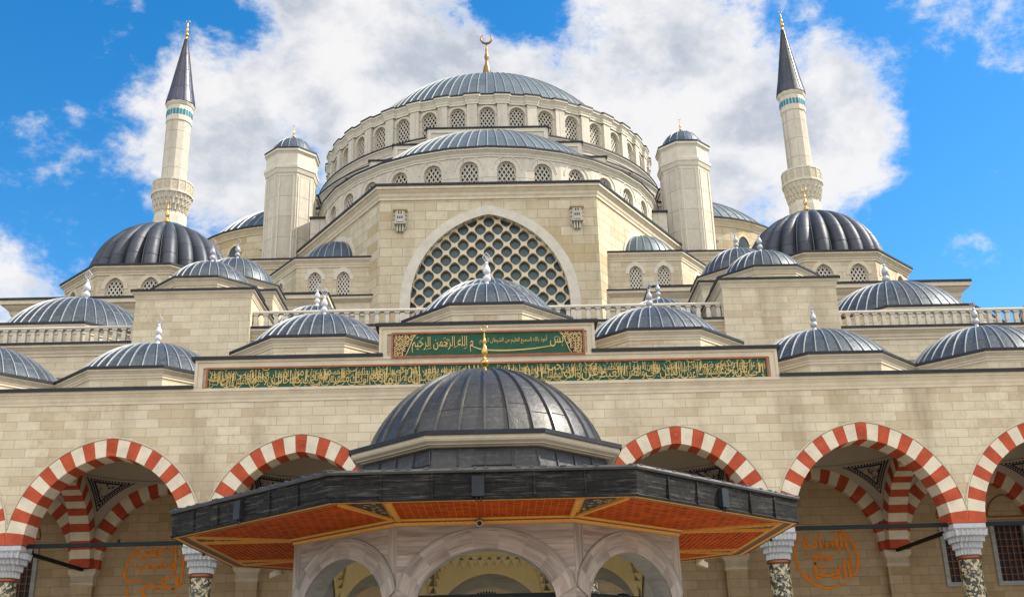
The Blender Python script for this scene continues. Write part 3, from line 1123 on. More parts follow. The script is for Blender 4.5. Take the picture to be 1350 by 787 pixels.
# --- weight towers
for s in (-1, 1):
    cx, cy = s * 20.05, 100.0
    pl = ngon(cx, cy, 8, 2.36)
    mb = MB(M['tower_stone'], M['trim_pale'])
    mb.loft(pl, [(0, 36, 0), (0, 50.9, 1), (.08, 51.0, 1), (.18, 51.4, 1), (.24, 51.45, 1), (.24, 51.75, 1), (.05, 51.85, 1), (.05, 53.1, 1), (.16, 53.3, 1), (.24, 53.35, 1), (.24, 53.6, 1), (0, 53.62, 1)], True)
    for i in range(8):
        th = 2 * PI * i / 8
        fb = frame(cx + 2.36 * math.sin(th), cy - 2.36 * math.cos(th), th)
        L = 2.36 * math.tan(PI / 8)
        for sg in (-1, 1):
            mb.box(min(sg * (L - .20), sg * (L - .34)), max(sg * (L - .20), sg * (L - .34)), -.07, .02, 36, 50.6, 1, fb, skip='kb')
    t = mb.build('tower', hall)
    eb = MB(M['edge'])
    lead_edge(eb, pl, 53.6, .24, .14, .05, inner=-.6)
    eb.build('roof_edge', t)
    pr = cap_profile(2.12, 53.8, 2.05, 14)
    db = MB(M['lead_blue'], M['seam'])
    db.lathe(pr, 48, 0, (cx, cy, 0), ucount=16)
    ribs_on(db, pr, cx, cy, 16, .035, .05, 1)
    td = db.build('tower_dome', t, smooth=40)
    gold_finial('tower_finial', t, cx, cy, 55.8, 2.0, fat=.8)
    # plinth
    mb = MB(M['ashlar_big'], M['trim'])
    pp = rect(*((17.0, 23.6) if s > 0 else (-23.6, -17.0)), 96.6, 104)
    mb.loft(pp, [(0, 30, 0)] + cornice_prof(41.0, .8, .4, 1), True)
    mb.build('tower_plinth', hall)
    eb = MB(M['edge'])
    lead_edge(eb, pp, 41.0, .4, .16, .06, inner=-1)
    eb.build('roof_edge', hall)

# --- side half domes beyond the towers
for s in (-1, 1):
    cx, cy = s * 22.5, 121.0
    poly = ngon(cx, cy, 48, 12.3)
    mb = MB(M['ashlar_big'], M['trim'])
    mb.loft(poly, [(0, 38, 0)] + cornice_prof(50.0, .8, .4, 1), True)
    mb.build('side_drum', hall, smooth=30)
    eb = MB(M['edge'])
    lead_edge(eb, poly, 50.0, .4, .2, .07, inner=-1)
    eb.build('roof_edge', hall, smooth=30)
    dome('side_dome', hall, cx, cy, 12.0, 50.2, 6.4, 64, M['lead_blue'] if s < 0 else M['lead_pale'], M['seam'] if s < 0 else M['seam_pale'], .06, .09, n=18)
    for th in (0.12 * s, .45 * s):
        fr = frame(cx + 12.3 * math.sin(th), cy - 12.3 * math.cos(th), th)
        wb = MB(M['grille_cream'], M['glass'])
        ring(wb, fr, pointed(.7, .9, 47.4, 8), pointed(.95, 1.2, 47.4, 8), 9, .12, -.1, (0,), 2)
        wb.face([fr(x, .06, z) for x, z in [(-.7, 45.8), (.7, 45.8)] + pointed(.7, .9, 47.4, 8)[::-1]], 1)
        wb.build('side_window', hall)

# --- corner domes: octagonal drum, fluted lead dome
for s in (-1, 1):
    cx, cy, ap = s * 23.2, 72.0, 5.65
    # block below
    bp = rect(*((11.0, 30.2) if s > 0 else (-30.2, -11.0)), 65.7, 82.0)
    mb = MB(M['ashlar_mid'], M['trim'])
    mb.loft(bp, [(0, 15, 0), (0, 23.6, 1), (.08, 23.7, 1), (.08, 24.0, 0), (0, 24.1, 0)] + cornice_prof(25.8, 1.2, .75, 1), True)
    mb.build('corner_block', hall)
    eb = MB(M['edge'])
    lead_edge(eb, bp, 25.8, .75, .14, .06, inner=-4)
    eb.build('roof_edge', hall)
    mb = MB(M['ashlar_mid'], M['trim'])
    poly = ngon(cx, cy, 8, ap)
    L = 2 * ap * math.tan(PI / 8)
    fl = []
    for i in range(8):
        th = 2 * PI * i / 8
        fr = frame(cx + ap * math.sin(th), cy - ap * math.cos(th), th)
        for u, (ua, ub) in ((-1.15, (-L / 2, 0)), (1.15, (0, L / 2))):
            arched_wall(mb, fr, ua, ub, 25.5, 27.95, pointed(.60, .78, 26.95, 8, u), 26.0, .35, 0, 1)
            ring(mb, fr, pointed(.61, .79, 26.95, 8, u), pointed(.86, 1.1, 26.95, 8, u), 9, .035, 0, (1,), 2, back=False)
            fl.append((fr, th, u))
    mb.loft(poly, cornice_prof(28.45, .55, .35, 1), True)
    dr = mb.build('corner_drum', hall)
    for fr, th, u in fl:
        if math.cos(th) > -.1:
            place_window(win_corner, 'window', dr, fr, -.22, -.1, th, u)
    eb = MB(M['edge'])
    lead_edge(eb, poly, 28.45, .35, .13, .06, inner=-1.5)
    eb.build('roof_edge', hall)
    # fluted dome: 24 lobes
    hb = cap_from_top(4.85, 28.6, 72.0, 34.2)
    pr = cap_profile(4.85, 28.6, hb, 18)
    db = MB(M['lead_flute'], M['seam_pale'])
    NL, SUBD = 24, 8
    for i in range(NL):
        for j in range(SUBD):
            a0, a1 = 2 * PI * (i + j / SUBD) / NL, 2 * PI * (i + (j + 1) / SUBD) / NL
            def bul(q):
                return 1 + .15 * (math.sin(PI * q) ** .6 - .78)
            k0, k1 = bul(j / SUBD), bul((j + 1) / SUBD)
            for k in range(len(pr) - 1):
                (r0, z0), (r1, z1) = pr[k], pr[k + 1]
                def P(r, kk, a, z):
                    return (cx + r * kk * math.sin(a), cy - r * kk * math.cos(a), z)
                pts = [P(r0, k0, a0, z0), P(r0, k1, a1, z0), P(r1, k1, a1, z1), P(r1, k0, a0, z1)]
                uv = [(i + .02 + .95 * j / SUBD, k * .46), (i + .02 + .95 * (j + 1) / SUBD, k * .46), (i + .02 + .95 * (j + 1) / SUBD, k * .46 + .46), (i + .02 + .95 * j / SUBD, k * .46 + .46)]
                if r1 < 1e-6:
                    pts, uv = pts[:3], uv[:3]
                db.face(pts, 0, uv)
    ribs_on(db, [(r * .886, z) for r, z in pr], cx, cy, NL, .035, .05, 1, PI / NL * 0, 2 * PI)
    cd = db.build('corner_dome', hall, smooth=50)
    gold_finial('finial', cd, cx, cy, 28.55 + hb, 2.5, fat=.9)

# ================================================================== minarets
for s in (-1, 1):
    cx, cy = s * 33.62, 105.0
    mt = thing('minaret', 'slender pale stone minaret with dark pointed spire, behind the %s fluted corner dome' % ('left' if s < 0 else 'right'), 'minaret', (cx, cy, 0), 'twin minarets')
    mb = MB(M['tower_stone'], M['trim_pale'], M['teal_tile'])
    n = 12
    pl = ngon(cx, cy, n, 1.27)
    mb.loft(pl, [(.35, 0, 0), (.35, 47.6, 1), (.5, 47.7, 1), (.5, 48.0, 1), (.34, 48.1, 2), (.34, 48.45, 1), (.36, 48.46, 1), (.36, 49.3, 1), (0, 52, 0), (-.03, 60.6, 1), (.06, 60.7, 1), (.06, 62.55, 1), (.12, 62.6, 1), (.22, 62.85, 1), (.22, 63.05, 1), (0, 63.1, 1)], True)
    mb.build('shaft', mt)
    # tile windows under the spire
    for i in range(n):
        for sg in (-1, 1):
            th = 2 * PI * i / n
            fb = frame(cx + 1.33 * math.sin(th), cy - 1.33 * math.cos(th), th)
            u = sg * .18
            tb = MB(M['teal_tile'])
            pts = [(u - .13, 61.35), (u + .13, 61.35)] + pointed(.13, .14, 61.9, 5, u)[::-1]
            tb.face([fb(x, .03, z) for x, z in pts])
            for p, q in zip(pts, pts[1:] + pts[:1]):
                tb.face([fb(p[0], .03, p[1]), fb(p[0], -.02, p[1]), fb(q[0], -.02, q[1]), fb(q[0], .03, q[1])])
            if math.cos(th) > -.3:
                tb.build('tile_window', mt)
    # balcony: scalloped corbels, pierced parapet
    bb = MB(M['trim_pale'], M['lattice'], M['grille_line'])
    rows = [(49.3, 1.50, 1.64), (49.95, 1.64, 1.82), (50.6, 1.80, 1.96), (51.2, 1.94, 2.04)]
    for k, (z, r0, r1) in enumerate(rows):
        h = .62
        NN = 24
        for i in range(NN):
            am = 2 * PI * (i + (.5 if k % 2 else 0)) / NN
            hw = PI / NN
            def P(r, a, zz):
                return (cx + r * math.sin(a), cy - r * math.cos(a), zz)
            # a small niche: two slanted cheeks meeting on the rib, hollow between
            for (a0, a1, ra, rb2) in ((am - hw, am - hw * .35, r1, r0), (am - hw * .35, am + hw * .35, r0, r0), (am + hw * .35, am + hw, r0, r1)):
                bb.face([P(ra * .93, a0, z), P(rb2 * .93, a1, z), P(rb2 + .02, a1, z + h * .72), P(ra, a0, z + h * .72)], 0)
                bb.face([P(ra, a0, z + h * .72), P(rb2 + .02, a1, z + h * .72), P(r1 + .02, a1, z + h), P(r1 + .02, a0, z + h)], 0)
            bb.face([P(r1 * .93, am - hw, z), P(r1 * .9, am + hw, z), P(r0 * .9, am + hw, z), P(r0 * .9, am - hw, z)], 0)
    ring_pl = ngon(cx, cy, 16, 2.03)
    bb.loft(ring_pl, [(-.9, 51.8, 0), (.10, 51.82, 0), (.10, 52.0, 0), (0, 52.02, 1), (0, 53.2, 0), (.06, 53.22, 0), (.06, 53.4, 0), (-.15, 53.42, 0), (-.15, 52.2, 0), (-1.0, 52.2, 0)], True)
    for i in range(16):
        th = 2 * PI * i / 16
        fb = frame(cx + 2.03 * math.sin(th), cy - 2.03 * math.cos(th), th)
        # posts and rosette piercings
        bb.box(-.05, .05, -.05, .02, 52.0, 53.2, 0, frame(cx + 2.07 * math.sin(th + PI / 16), cy - 2.07 * math.cos(th + PI / 16), th + PI / 16), skip='k')
        for k in range(8):
            a0 = 2 * PI * k / 8
            bb.face([fb(.10 * math.cos(a0), .012, 52.6 + .12 * math.sin(a0)), fb(.27 * math.cos(a0 + .3), .012, 52.6 + .40 * math.sin(a0 + .3)), fb(.27 * math.cos(a0 - .3), .012, 52.6 + .40 * math.sin(a0 - .3))], 2)
    bb.build('balcony', mt, merge=False)
    # spire
    sb = MB(M['lead_purple'] if s < 0 else M['lead_flute'], M['seam_dark'])
    spr = [(1.60, 63.0), (1.56, 63.15), (1.22, 64.9), (.85, 67.2), (.47, 69.5), (.14, 71.6), (.0, 71.75)]
    sb.lathe(spr, 24, 0, (cx, cy, 0), ucount=12)
    ribs_on(sb, spr[1:], cx, cy, 12, .05, .05, 1)
    sb.build('spire', mt, smooth=40)
    gold_finial('finial', mt, cx, cy, 71.4, 2.85, fat=1.0)

# ================================================================== terrace block between the portico and the mosque
ter = thing('terrace_building', 'long cream stone terrace block with domed pylons standing behind the striped arcade', 'building', (0, 47, 0))
mb = MB(M['ashlar'], M['trim'])
eb = MB(M['edge'])
TP = [(-40, 66), (-40, 47.0), (-10.95, 47.0), (-10.95, 47.02), (10.95, 47.02), (10.95, 47.0), (40, 47.0), (40, 66)]
left = [(-40, 66), (-40, 47.0), (-10.9, 47.0)]
mid = [(-10.9, 47.03), (10.9, 47.03)]
right = [(10.9, 47.0), (40, 47.0), (40, 66)]
for pth, z in ((left, 16.85), (right, 16.85), (mid, 17.42)):
    mb.loft(pth, [(0, 11.9, 0), (0, z - 1.55, 1), (.07, z - 1.5, 1), (.07, z - 1.3, 0), (0, z - 1.27, 0)] + cornice_prof(z, .5, .28, 1), False)
    lead_edge(eb, pth, z, .28, .10, .05, closed=False, inner=-1.2)
for s in (-1, 1):
    a, b = sorted((s * 30.80, s * 40.0))
    mb.face([(a, 47.0, 0), (b, 47.0, 0), (b, 47.0, 11.9), (a, 47.0, 11.9)], 0)
    mb.face([(s * 40.0, 47.0, 0), (s * 40.0, 66, 0), (s * 40.0, 66, 11.9), (s * 40.0, 47.0, 11.9)], 0)
    mb.face([(s * 30.78, 39.0, 0), (s * 30.78, 47.0, 0), (s * 30.78, 47.0, 12.5), (s * 30.78, 39.0, 12.5)], 0)
mb.build('front_wall', ter)
eb.build('roof_edge', ter)
mb = MB(M['roof_lead'])
mb.face([(-40, 47.9, 17.0), (40, 47.9, 17.0), (40, 86, 17.0), (-40, 86, 17.0)])
mb.build('flat_roof', ter)
for s in (-1, 1):
    for (xa, xb, ya, yb, zt, dx, dy, ap, zd, rd, ztop, nr) in (
            (10.75, 16.0, 46.6, 53.0, 19.2, 13.75, 50.5, 2.32, 20.45, 2.12, 22.28, 28),
            (11.2, 16.6, 53.2, 60.5, 21.6, 14.2, 57.2, 2.45, 23.0, 2.25, 25.2, 28)):
        p = rect(*((xa, xb) if s > 0 else (-xb, -xa)), ya, yb)
        mb = MB(M['ashlar'], M['trim'])
        mb.loft(p, [(0, 12, 0)] + cornice_prof(zt, .34, .16, 1), True)
        pyl = mb.build('pylon', ter)
        eb = MB(M['edge'])
        lead_edge(eb, p, zt, .16, .10, .05, inner=-1.0)
        eb.build('roof_edge', pyl)
        octa_drum(pyl, s * dx, dy, ap, zt, zd, .16, [M['ashlar'], M['trim']], .34, .09)
        h = cap_from_top(rd, zd + .1, dy, ztop)
        d = dome('pylon_dome', ter, s * dx, dy, rd, zd + .1, h, nr, M['lead'], M['seam'], .023, .04)
        white_finial('finial', d, s * dx, dy, zd + h + .05, 1.45, M['grey_metal'])
    # larger dome on its own drum, further out
    octa_drum(ter, s * 23.75, 60.4, 5.3, 16.9, 20.65, .22, [M['ashlar'], M['trim']], .5, .12)
    h = cap_from_top(4.75, 20.8, 60.4, 24.2)
    d = dome('terrace_dome', ter, s * 23.75, 60.4, 4.75, 20.8, h, 48, M['lead'], M['seam'], .03, .05, n=16)
    white_finial('finial', d, s * 23.75, 60.4, 20.8 + h - .12, 2.2, M['white_metal'] if s < 0 else M['grey_metal'])
    # small domes behind the balustrade
    octa_drum(ter, s * 8.45, 50.6, 2.5, 16.9, 17.75, .16, [M['ashlar'], M['trim']], .3, .09)
    h = cap_from_top(2.3, 17.85, 50.6, 19.85)
    d = dome('small_dome', ter, s * 8.45, 50.6, 2.3, 17.85, h, 32, M['lead'], M['seam'], .03, .045)
    white_finial('finial', d, s * 8.45, 50.6, 17.85 + h, 1.35, M['white_metal'] if s < 0 else M['grey_metal'])
# dome behind the central portico dome
octa_drum(ter, 0, 50.8, 3.6, 16.9, 18.35, .2, [M['ashlar'], M['trim']], .4, .1)
h = cap_from_top(3.45, 18.45, 50.8, 21.15)
d = dome('small_dome', ter, 0, 50.8, 3.45, 18.45, h, 40, M['lead'], M['seam'], .035, .05)
white_finial('finial', d, 0, 50.8, 18.45 + h, 1.5, M['grey_metal'])
# one more dome beyond the right end of the terrace
octa_drum(ter, 34.2, 60, 3.4, 16.9, 20.2, .2, [M['ashlar'], M['trim']], .4, .1)
dome('terrace_dome', ter, 34.2, 60, 3.2, 20.3, 3.4, 24, M['lead_purple'], M['seam'], .04, .05)


def balustrade(x0, x1, z0, z1, pitch, label):
    t = thing('balustrade', label, 'balustrade', ((x0 + x1) / 2, 47.12, z0), 'stone balustrades along the terrace')
    cx = (x0 + x1) / 2
    y = 47.12
    mb = MB(M['trim_pale'])
    mb.loft(rect(x0, x1, y - .13, y + .13), [(-.05, z1 - .13, 0), (.0, z1 - .12, 0), (.02, z1 - .05, 0), (0, z1, 0), (-.1, z1 + .01, 0)], True, cap=True)
    mb.face([(x0, y - .08, z1 - .13), (x0, y + .08, z1 - .13), (x1, y + .08, z1 - .13), (x1, y - .08, z1 - .13)])
    mb.build('rail', t)
    mb = MB(M['trim_pale'])
    mb.box(x0, x1, y - .12, y + .12, z0, z0 + .07)
    mb.build('base_rail', t)
    n = max(2, int(round((x1 - x0) / pitch)))
    hb = z1 - z0 - .2
    me = None
    for i in range(n + 1):
        x = x0 + .12 + (x1 - x0 - .24) * i / n
        if me is None:
            b = MB(M['trim_pale'])
            w = .10
            b.loft(rect(-w, w, -w, w), [(.02, 0, 0), (.02, .07 * hb, 0), (-.02, .1 * hb, 0), (.0, .28 * hb, 0), (-.005, .45 * hb, 0), (-.028, .82 * hb, 0), (-.02, .86 * hb, 0), (.015, .9 * hb, 0), (.02, hb, 0)], True)
            o = b.build('baluster')
            me = o.data
            bpy.data.objects.remove(o)
        link('baluster', me, t, (x, y, z0 + .07))
    return t


balustrade(-26.5, -16.02, 16.97, 17.78, .42, 'stone balustrade left of the left pylon, in front of the big left lead dome')
balustrade(-10.72, 10.72, 17.54, 18.33, .47, 'long stone balustrade between the two pylons, below the great lattice window')
balustrade(16.02, 26.5, 16.97, 17.78, .42, 'stone balustrade right of the right pylon, in front of the big right lead dome')

# ================================================================== striped arcade (portico)
arc = thing('courtyard_arcade', 'cream ashlar arcade with red and white striped arches on marble columns', 'arcade', (0, 39, 0))
YF, YB, YW = 39.0, 39.95, 47.0
ZS = 6.95
AI, HI = 2.80, 3.10
def facade_arches(cx=0.0):
    r = (AI * AI + HI * HI) / (2 * AI)
    e = r - AI
    re = 3.415 + e
    ci = pointed(AI, HI, ZS, 30, cx)
    co = pointed(3.415, math.sqrt(re * re - e * e), ZS, 30, cx)
    return ci, co


frF = frame(0, YF, 0)
mb = MB(M['ashlar'], M['trim'], M['plaster'])
NB = 4
for k in range(-NB, NB + 1):
    ci, co = facade_arches(BAY * k)
    # wall above the ring, front and back
    pts = co
    for d, m in ((0, 0), (YF - YB, 2)):
        for (a, b), (c, e) in zip(pts[:-1], pts[1:]):
            q = [frF(a, d, b), frF(c, d, e), frF(c, d, 12.0), frF(a, d, 12.0)]
            mb.face(q if d == 0 else q[::-1], m, [(a + 80, b), (c + 80, e), (c + 80, 12.0), (a + 80, 12.0)] if d == 0 else None)
XE = BAY * (NB + .5)
mb.loft([(-XE, YF), (XE, YF)], cornice_prof(12.45, .5, .16, 1), False)
mb.build('facade_wall', arc)
for x0, x1, z in ((-XE, -10.86, 12.45), (10.86, XE, 12.45)):
    eb = MB(M['edge'])
    eb.box(x0, x1, YF - .24, YF + .8, z, z + .12)
    eb.build('roof_edge', arc, merge=False)
# raised parapets carrying the inscriptions
def parapet(x, z0, z1, y, name):
    mb = MB(M['ashlar'], M['trim'])
    mb.box(-x, x, y, y + .7, z0, z1 - .0, 0, skip='b')
    # moulded surround stepping in
    for i, (w, pr) in enumerate(((.10, .10), (.20, .06))):
        o = 0.0 if i == 0 else .10
        mb.box(-x + o, -x + o + w, y - pr, y, z0 + (.0 if i == 0 else .0), z1 - o - w * .0, 1)
        mb.box(x - o - w, x - o, y - pr, y, z0, z1 - o, 1)
        mb.box(-x + o + w, x - o - w, y - pr - .002, y, z1 - o - w, z1 - o, 1)
    mb.build(name, arc, merge=False)
    eb = MB(M['edge'])
    return eb
eb = parapet(10.85, 12.45, 13.55, YF - .04, 'parapet')
for s in (-1, 1):
    eb = MB(M['edge'])
    a, b = sorted((s * 3.9, s * 11.0))
    eb.box(a, b, YF - .22, YF + .8, 13.552, 13.67)
    eb.build('roof_edge', arc, merge=False)
eb = parapet(4.05, 13.552, 14.72, YF - .06, 'parapet')
eb.box(-4.2, 4.2, YF - .24, YF + .8, 14.722, 14.84)
eb.build('roof_edge', arc, merge=False)
mb = MB(M['roof_lead'])
mb.box(-XE, XE, YF + .3, YW - .01, 12.3, 12.5)
mb.build('flat_roof', arc)

# arches, columns
shaft_me = cap_me = col_me = None
for k in range(-NB, NB + 1):
    ci, co = facade_arches(BAY * k)
    mb = MB(M['red'], M['white'], M['trim'])
    ring(mb, frF, ci, co, 25, .03, YF - YB - .03, (0, 1), 4)
    # thin bead following the outer edge
    co2 = [(p[0] + (p[0] - BAY * k) * .012, p[1] + (p[1] - ZS) * .012) for p in co[3:-3]]
    mb.tube([frF(x, .03, z) for x, z in co2], .028, 5, 2)
    # medallion on the keystone
    zt = (ci[30][1] + co[30][1]) / 2
    for (ra, rb) in ((.17, .13), (.09, 0.0)):
        for i in range(16):
            t0, t1 = 2 * PI * i / 16, 2 * PI * (i + 1) / 16
            P = lambda r, t: frF(BAY * k + r * math.cos(t), .045, zt + r * math.sin(t))
            mb.face([P(rb, t0), P(ra, t0), P(ra, t1), P(rb, t1)] if rb > 0 else [P(0, 0), P(ra, t0), P(ra, t1)], 0)
    mb.build('striped_arch', arc, smooth=30)
CAPROF = None
for k in range(-NB, NB + 2):
    x = BAY * (k - .5)
    y = (YF + YB) / 2
    mb = MB(M['breccia'])
    mb.lathe([(.50, 0), (.50, .35), (.44, .45), (.42, .6), (.37, 5.72)], 32, 0, (0, 0, 0))
    c = mb.build('column', arc, smooth=40, loc=(x, y, 0))
    mb = MB(M['bronze'])
    mb.lathe([(.37, 5.70), (.41, 5.72), (.43, 5.76), (.41, 5.83), (.385, 5.86)], 32)
    mb.build('collar', c, smooth=40, loc=(x, y, 0))
    mb = MB(M['capital'])
    # stalactite capital: rows of pointed leaves stepping out to a square abacus
    NN = 24
    rows = [(5.85, .385, .43), (6.08, .43, .50), (6.30, .50, .58), (6.50, .57, .64)]
    for q, (z, r0, r1) in enumerate(rows):
        for i in range(NN):
            am = 2 * PI * (i + (.5 if q % 2 else 0)) / NN
            hw = PI / NN
            def sq(r, a, f):
                s_ = max(abs(math.sin(a)), abs(math.cos(a)))
                return r * (1 - f + f / s_)
            f0, f1 = q / 4 * .7, (q + 1) / 4 * .7
            def P(r, a, zz, f):
                rr = sq(r, a, f)
                return (rr * math.sin(a), -rr * math.cos(a), zz)
            h = .23
            mb.face([P(r1, am - hw, z, f0), P(r0 - .02, am - hw * .3, z + .02, f0), P(r0, am - hw * .3, z + h * .8, f1), P(r1, am - hw, z + h, f1)])
            mb.face([P(r0 - .02, am - hw * .3, z + .02, f0), P(r0 - .02, am + hw * .3, z + .02, f0), P(r0, am + hw * .3, z + h * .8, f1), P(r0, am - hw * .3, z + h * .8, f1)])
            mb.face([P(r0 - .02, am + hw * .3, z + .02, f0), P(r1, am + hw, z, f0), P(r1, am + hw, z + h, f1), P(r0, am + hw * .3, z + h * .8, f1)])
            mb.face([P(r0, am - hw * .3, z + h * .8, f1), P(r0, am + hw * .3, z + h * .8, f1), P(r1, am + hw, z + h, f1), P(r1, am - hw, z + h, f1)])
            mb.face([P(r1, am - hw, z, f0), P(r1, am + hw, z, f0), P(r0 - .03, am + hw, z, f0), P(r0 - .03, am - hw, z, f0)])
    mb.loft(rect(-.58, .58, -.485, .485), [(-.06, 6.70, 0), (-.03, 6.73, 0), (.0, 6.78, 0), (.0, ZS - .01, 0)], True, cap=True)
    mb.build('capital', c, loc=(x, y, 0), merge=False)
    # iron ties: one along the front, one back to the pilaster
    mb = MB(M['dark_iron'])
    if k <= NB:
        mb.box(x + .50, x + BAY - .50, y - .07, y + .07, ZS - .06, ZS + .08)
        xm = x + BAY * (.5 if k % 2 else .56)
        mb.lathe([(.045, ZS + .08), (.06, ZS + .12), (.035, ZS + .2), (0, ZS + .21)], 8, 0, (xm, y, 0))
        mb.build('tie_beam', arc)
    mb = MB(M['dark_iron'])
    mb.box(x - .06, x + .06, YB + .02, YW - .5, ZS - .10, ZS + .03)
    mb.build('tie_beam', arc)
    # transverse arch over the passage
    frT = frame(x, 43.35, PI / 2)
    ci, co = facade_arches(0)
    mb = MB(M['red'], M['white'])
    ring(mb, frT, ci, co, 25, .40, -.40, (0, 1), 4)
    mb.build('transverse_arch', arc, smooth=30)
    # pilaster on the back wall
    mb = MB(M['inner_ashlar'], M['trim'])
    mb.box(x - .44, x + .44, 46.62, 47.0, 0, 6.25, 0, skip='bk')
    mb.loft([(x - .44, 47.0), (x - .44, 46.62), (x + .44, 46.62), (x + .44, 47.0)], [(.0, 6.25, 1), (.06, 6.3, 1), (.02, 6.36, 1), (.03, 6.62, 1), (.10, 6.72, 1), (.13, 6.78, 1), (.13, ZS - .01, 1), (-.3, ZS - .008, 1)], False)
    for i in range(11):
        xx = x - .42 + .084 * i
        mb.box(xx - .018, xx + .018, 46.54, 46.62, 6.40, 6.66, 1)
    mb.build('pilaster', arc, merge=False)

# back wall, its arches and windows
frW = frame(0, YW - .03, 0)
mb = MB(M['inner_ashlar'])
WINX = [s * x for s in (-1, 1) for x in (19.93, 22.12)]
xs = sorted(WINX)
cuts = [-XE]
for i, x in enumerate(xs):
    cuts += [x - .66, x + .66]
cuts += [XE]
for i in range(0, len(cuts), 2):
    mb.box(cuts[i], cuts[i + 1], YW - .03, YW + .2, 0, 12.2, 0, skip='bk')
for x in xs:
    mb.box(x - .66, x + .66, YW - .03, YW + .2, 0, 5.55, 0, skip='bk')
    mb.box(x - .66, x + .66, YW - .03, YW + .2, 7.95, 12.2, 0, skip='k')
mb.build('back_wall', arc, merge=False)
for x in xs:
    mb = MB(M['grey_marble'])
    for (x0, x1, z0, z1) in ((x - .80, x - .62, 5.4, 8.08), (x + .62, x + .80, 5.4, 8.08), (x - .62, x + .62, 7.9, 8.08), (x - .62, x + .62, 5.4, 5.58)):
        mb.box(x0, x1, YW - .12, YW + .15, z0, z1)
    wf = mb.build('window_frame', arc, merge=False)
    mb = MB(M['black'], M['bronze'])
    mb.box(x - .64, x + .64, YW + .12, YW + .14, 5.5, 7.95)
    mb.build('pane', wf)
    mb = MB(M['bronze'])
    for i in range(1, 5):
        xx = x - .62 + 1.24 * i / 5
        mb.box(xx - .015, xx + .015, YW + .02, YW + .05, 5.58, 7.9)
    for i in range(1, 8):
        zz = 5.58 + 2.32 * i / 8
        mb.box(x - .62, x + .62, YW + .025, YW + .045, zz - .015, zz + .015)
    mb.build('window_bars', wf, merge=False)
    mb = MB(M['frame_red'])
    pa = pointed(.78, .92, 8.28, 10, x)
    mb.tube([frW(a, .0, b) for a, b in pa] + [frW(x - .78, 0, 8.28)], .045, 5)
    mb.build('tympanum_border', arc)
for k in range(-NB, NB + 1):
    ci, co = facade_arches(BAY * k)
    mb = MB(M['red'], M['white'])
    ring(mb, frW, ci, co, 25, .33, 0.0, (0, 1), 4, back=False)
    mb.build('wall_arch', arc, smooth=30)
    # sail vault with painted pendentives
    xc, yc, z0 = BAY * k, 43.35, ZS - .02
    Rv = 4.87
    N = 20
    mb = MB(M['plaster'])
    hx, hy = 3.41, 3.42
    def V(x, y, off=0.0):
        q = math.sqrt(max(0.0, Rv * Rv - x * x - y * y))
        f = 1 - off / Rv
        return (xc + x * f, yc + y * f, z0 + q * f)
    for i in range(N):
        for j in range(N):
            x0, x1 = -hx + 2 * hx * i / N, -hx + 2 * hx * (i + 1) / N
            y0, y1 = -hy + 2 * hy * j / N, -hy + 2 * hy * (j + 1) / N
            mb.face([V(x0, y0), V(x0, y1), V(x1, y1), V(x1, y0)])
    # moulded ring where the dome springs
    rg = [V(3.3 * math.sin(2 * PI * i / 48), 3.3 * math.cos(2 * PI * i / 48), .03) for i in range(48)]
    mb.tube(rg, .06, 5, 0, closed=True)
    vt = mb.build('vault', arc, smooth=60)
    for sx in (-1, 1):
        for sy in (1,):
            pb = MB(M['navy'], M['frame_red'], M['grey_marble'])
            def edge_pts(inset, n=14):
                e = 3.02 - inset
                rr = 3.30 + inset * .9
                m = math.sqrt(max(.01, rr * rr - e * e))
                pts = []
                for i in range(n + 1):
                    pts.append((e, m + (e - m) * i / n))
                for i in range(1, n + 1):
                    pts.append((e + (m - e) * i / n, e))
                a0, a1 = math.atan2(e, m), math.atan2(m, e)
                for i in range(1, n):
                    a = a0 + (a1 - a0) * i / n
                    pts.append((rr * math.cos(a), rr * math.sin(a)))
                return pts
            def ribbon(i0, i1, off, mi):
                A, B = edge_pts(i0), edge_pts(i1)
                for p in range(len(A)):
                    q = (p + 1) % len(A)
                    pb.face([V(sx * A[p][0], sy * A[p][1], off), V(sx * A[q][0], sy * A[q][1], off), V(sx * B[q][0], sy * B[q][1], off), V(sx * B[p][0], sy * B[p][1], off)], mi)
            ribbon(.0, .04, .02, 0)
            ribbon(.14, .20, .02, 0)
            def fleck(px, py, s_, mi):
                pb.face([V(sx * (px - s_), sy * py, .02), V(sx * px, sy * (py - s_), .02), V(sx * (px + s_), sy * py, .02), V(sx * px, sy * (py + s_), .02)], mi)
            A = edge_pts(.09, 26)
            for i, p in enumerate(A):
                if i % 2:
                    fleck(p[0], p[1], .05, 0)
            for i in range(90):
                px, py = 2.80 - .75 * random.random() ** 1.5, 2.80 - .75 * random.random() ** 1.5
                if math.hypot(px, py) > 3.50 and abs(px - py) < .55:
                    fleck(px, py, .025 + .03 * random.random(), (0, 2, 2, 1)[i % 4])
            pb.build('painted_pendentive', vt, merge=False)
    # lead dome over the bay
    zb = {0: 14.84, 1: 13.67}.get(abs(k), 12.57)
    octa_drum(arc, BAY * k, 43.0, 3.28, 12.45, zb + .93, .16, [M['ashlar'], M['trim']], .36, .10)
    dm_ = M['lead'] if k != 0 else M['lead']
    h = 1.83
    d = dome('dome', arc, BAY * k, 43.0, 3.13, zb + 1.03, h, 40, dm_, M['seam'], .024, .045)
    white_finial('finial', d, BAY * k, 43.0, zb + 1.0 + h, 1.42 if k else 1.72, M['white_metal'] if k <= 0 else M['grey_metal'])

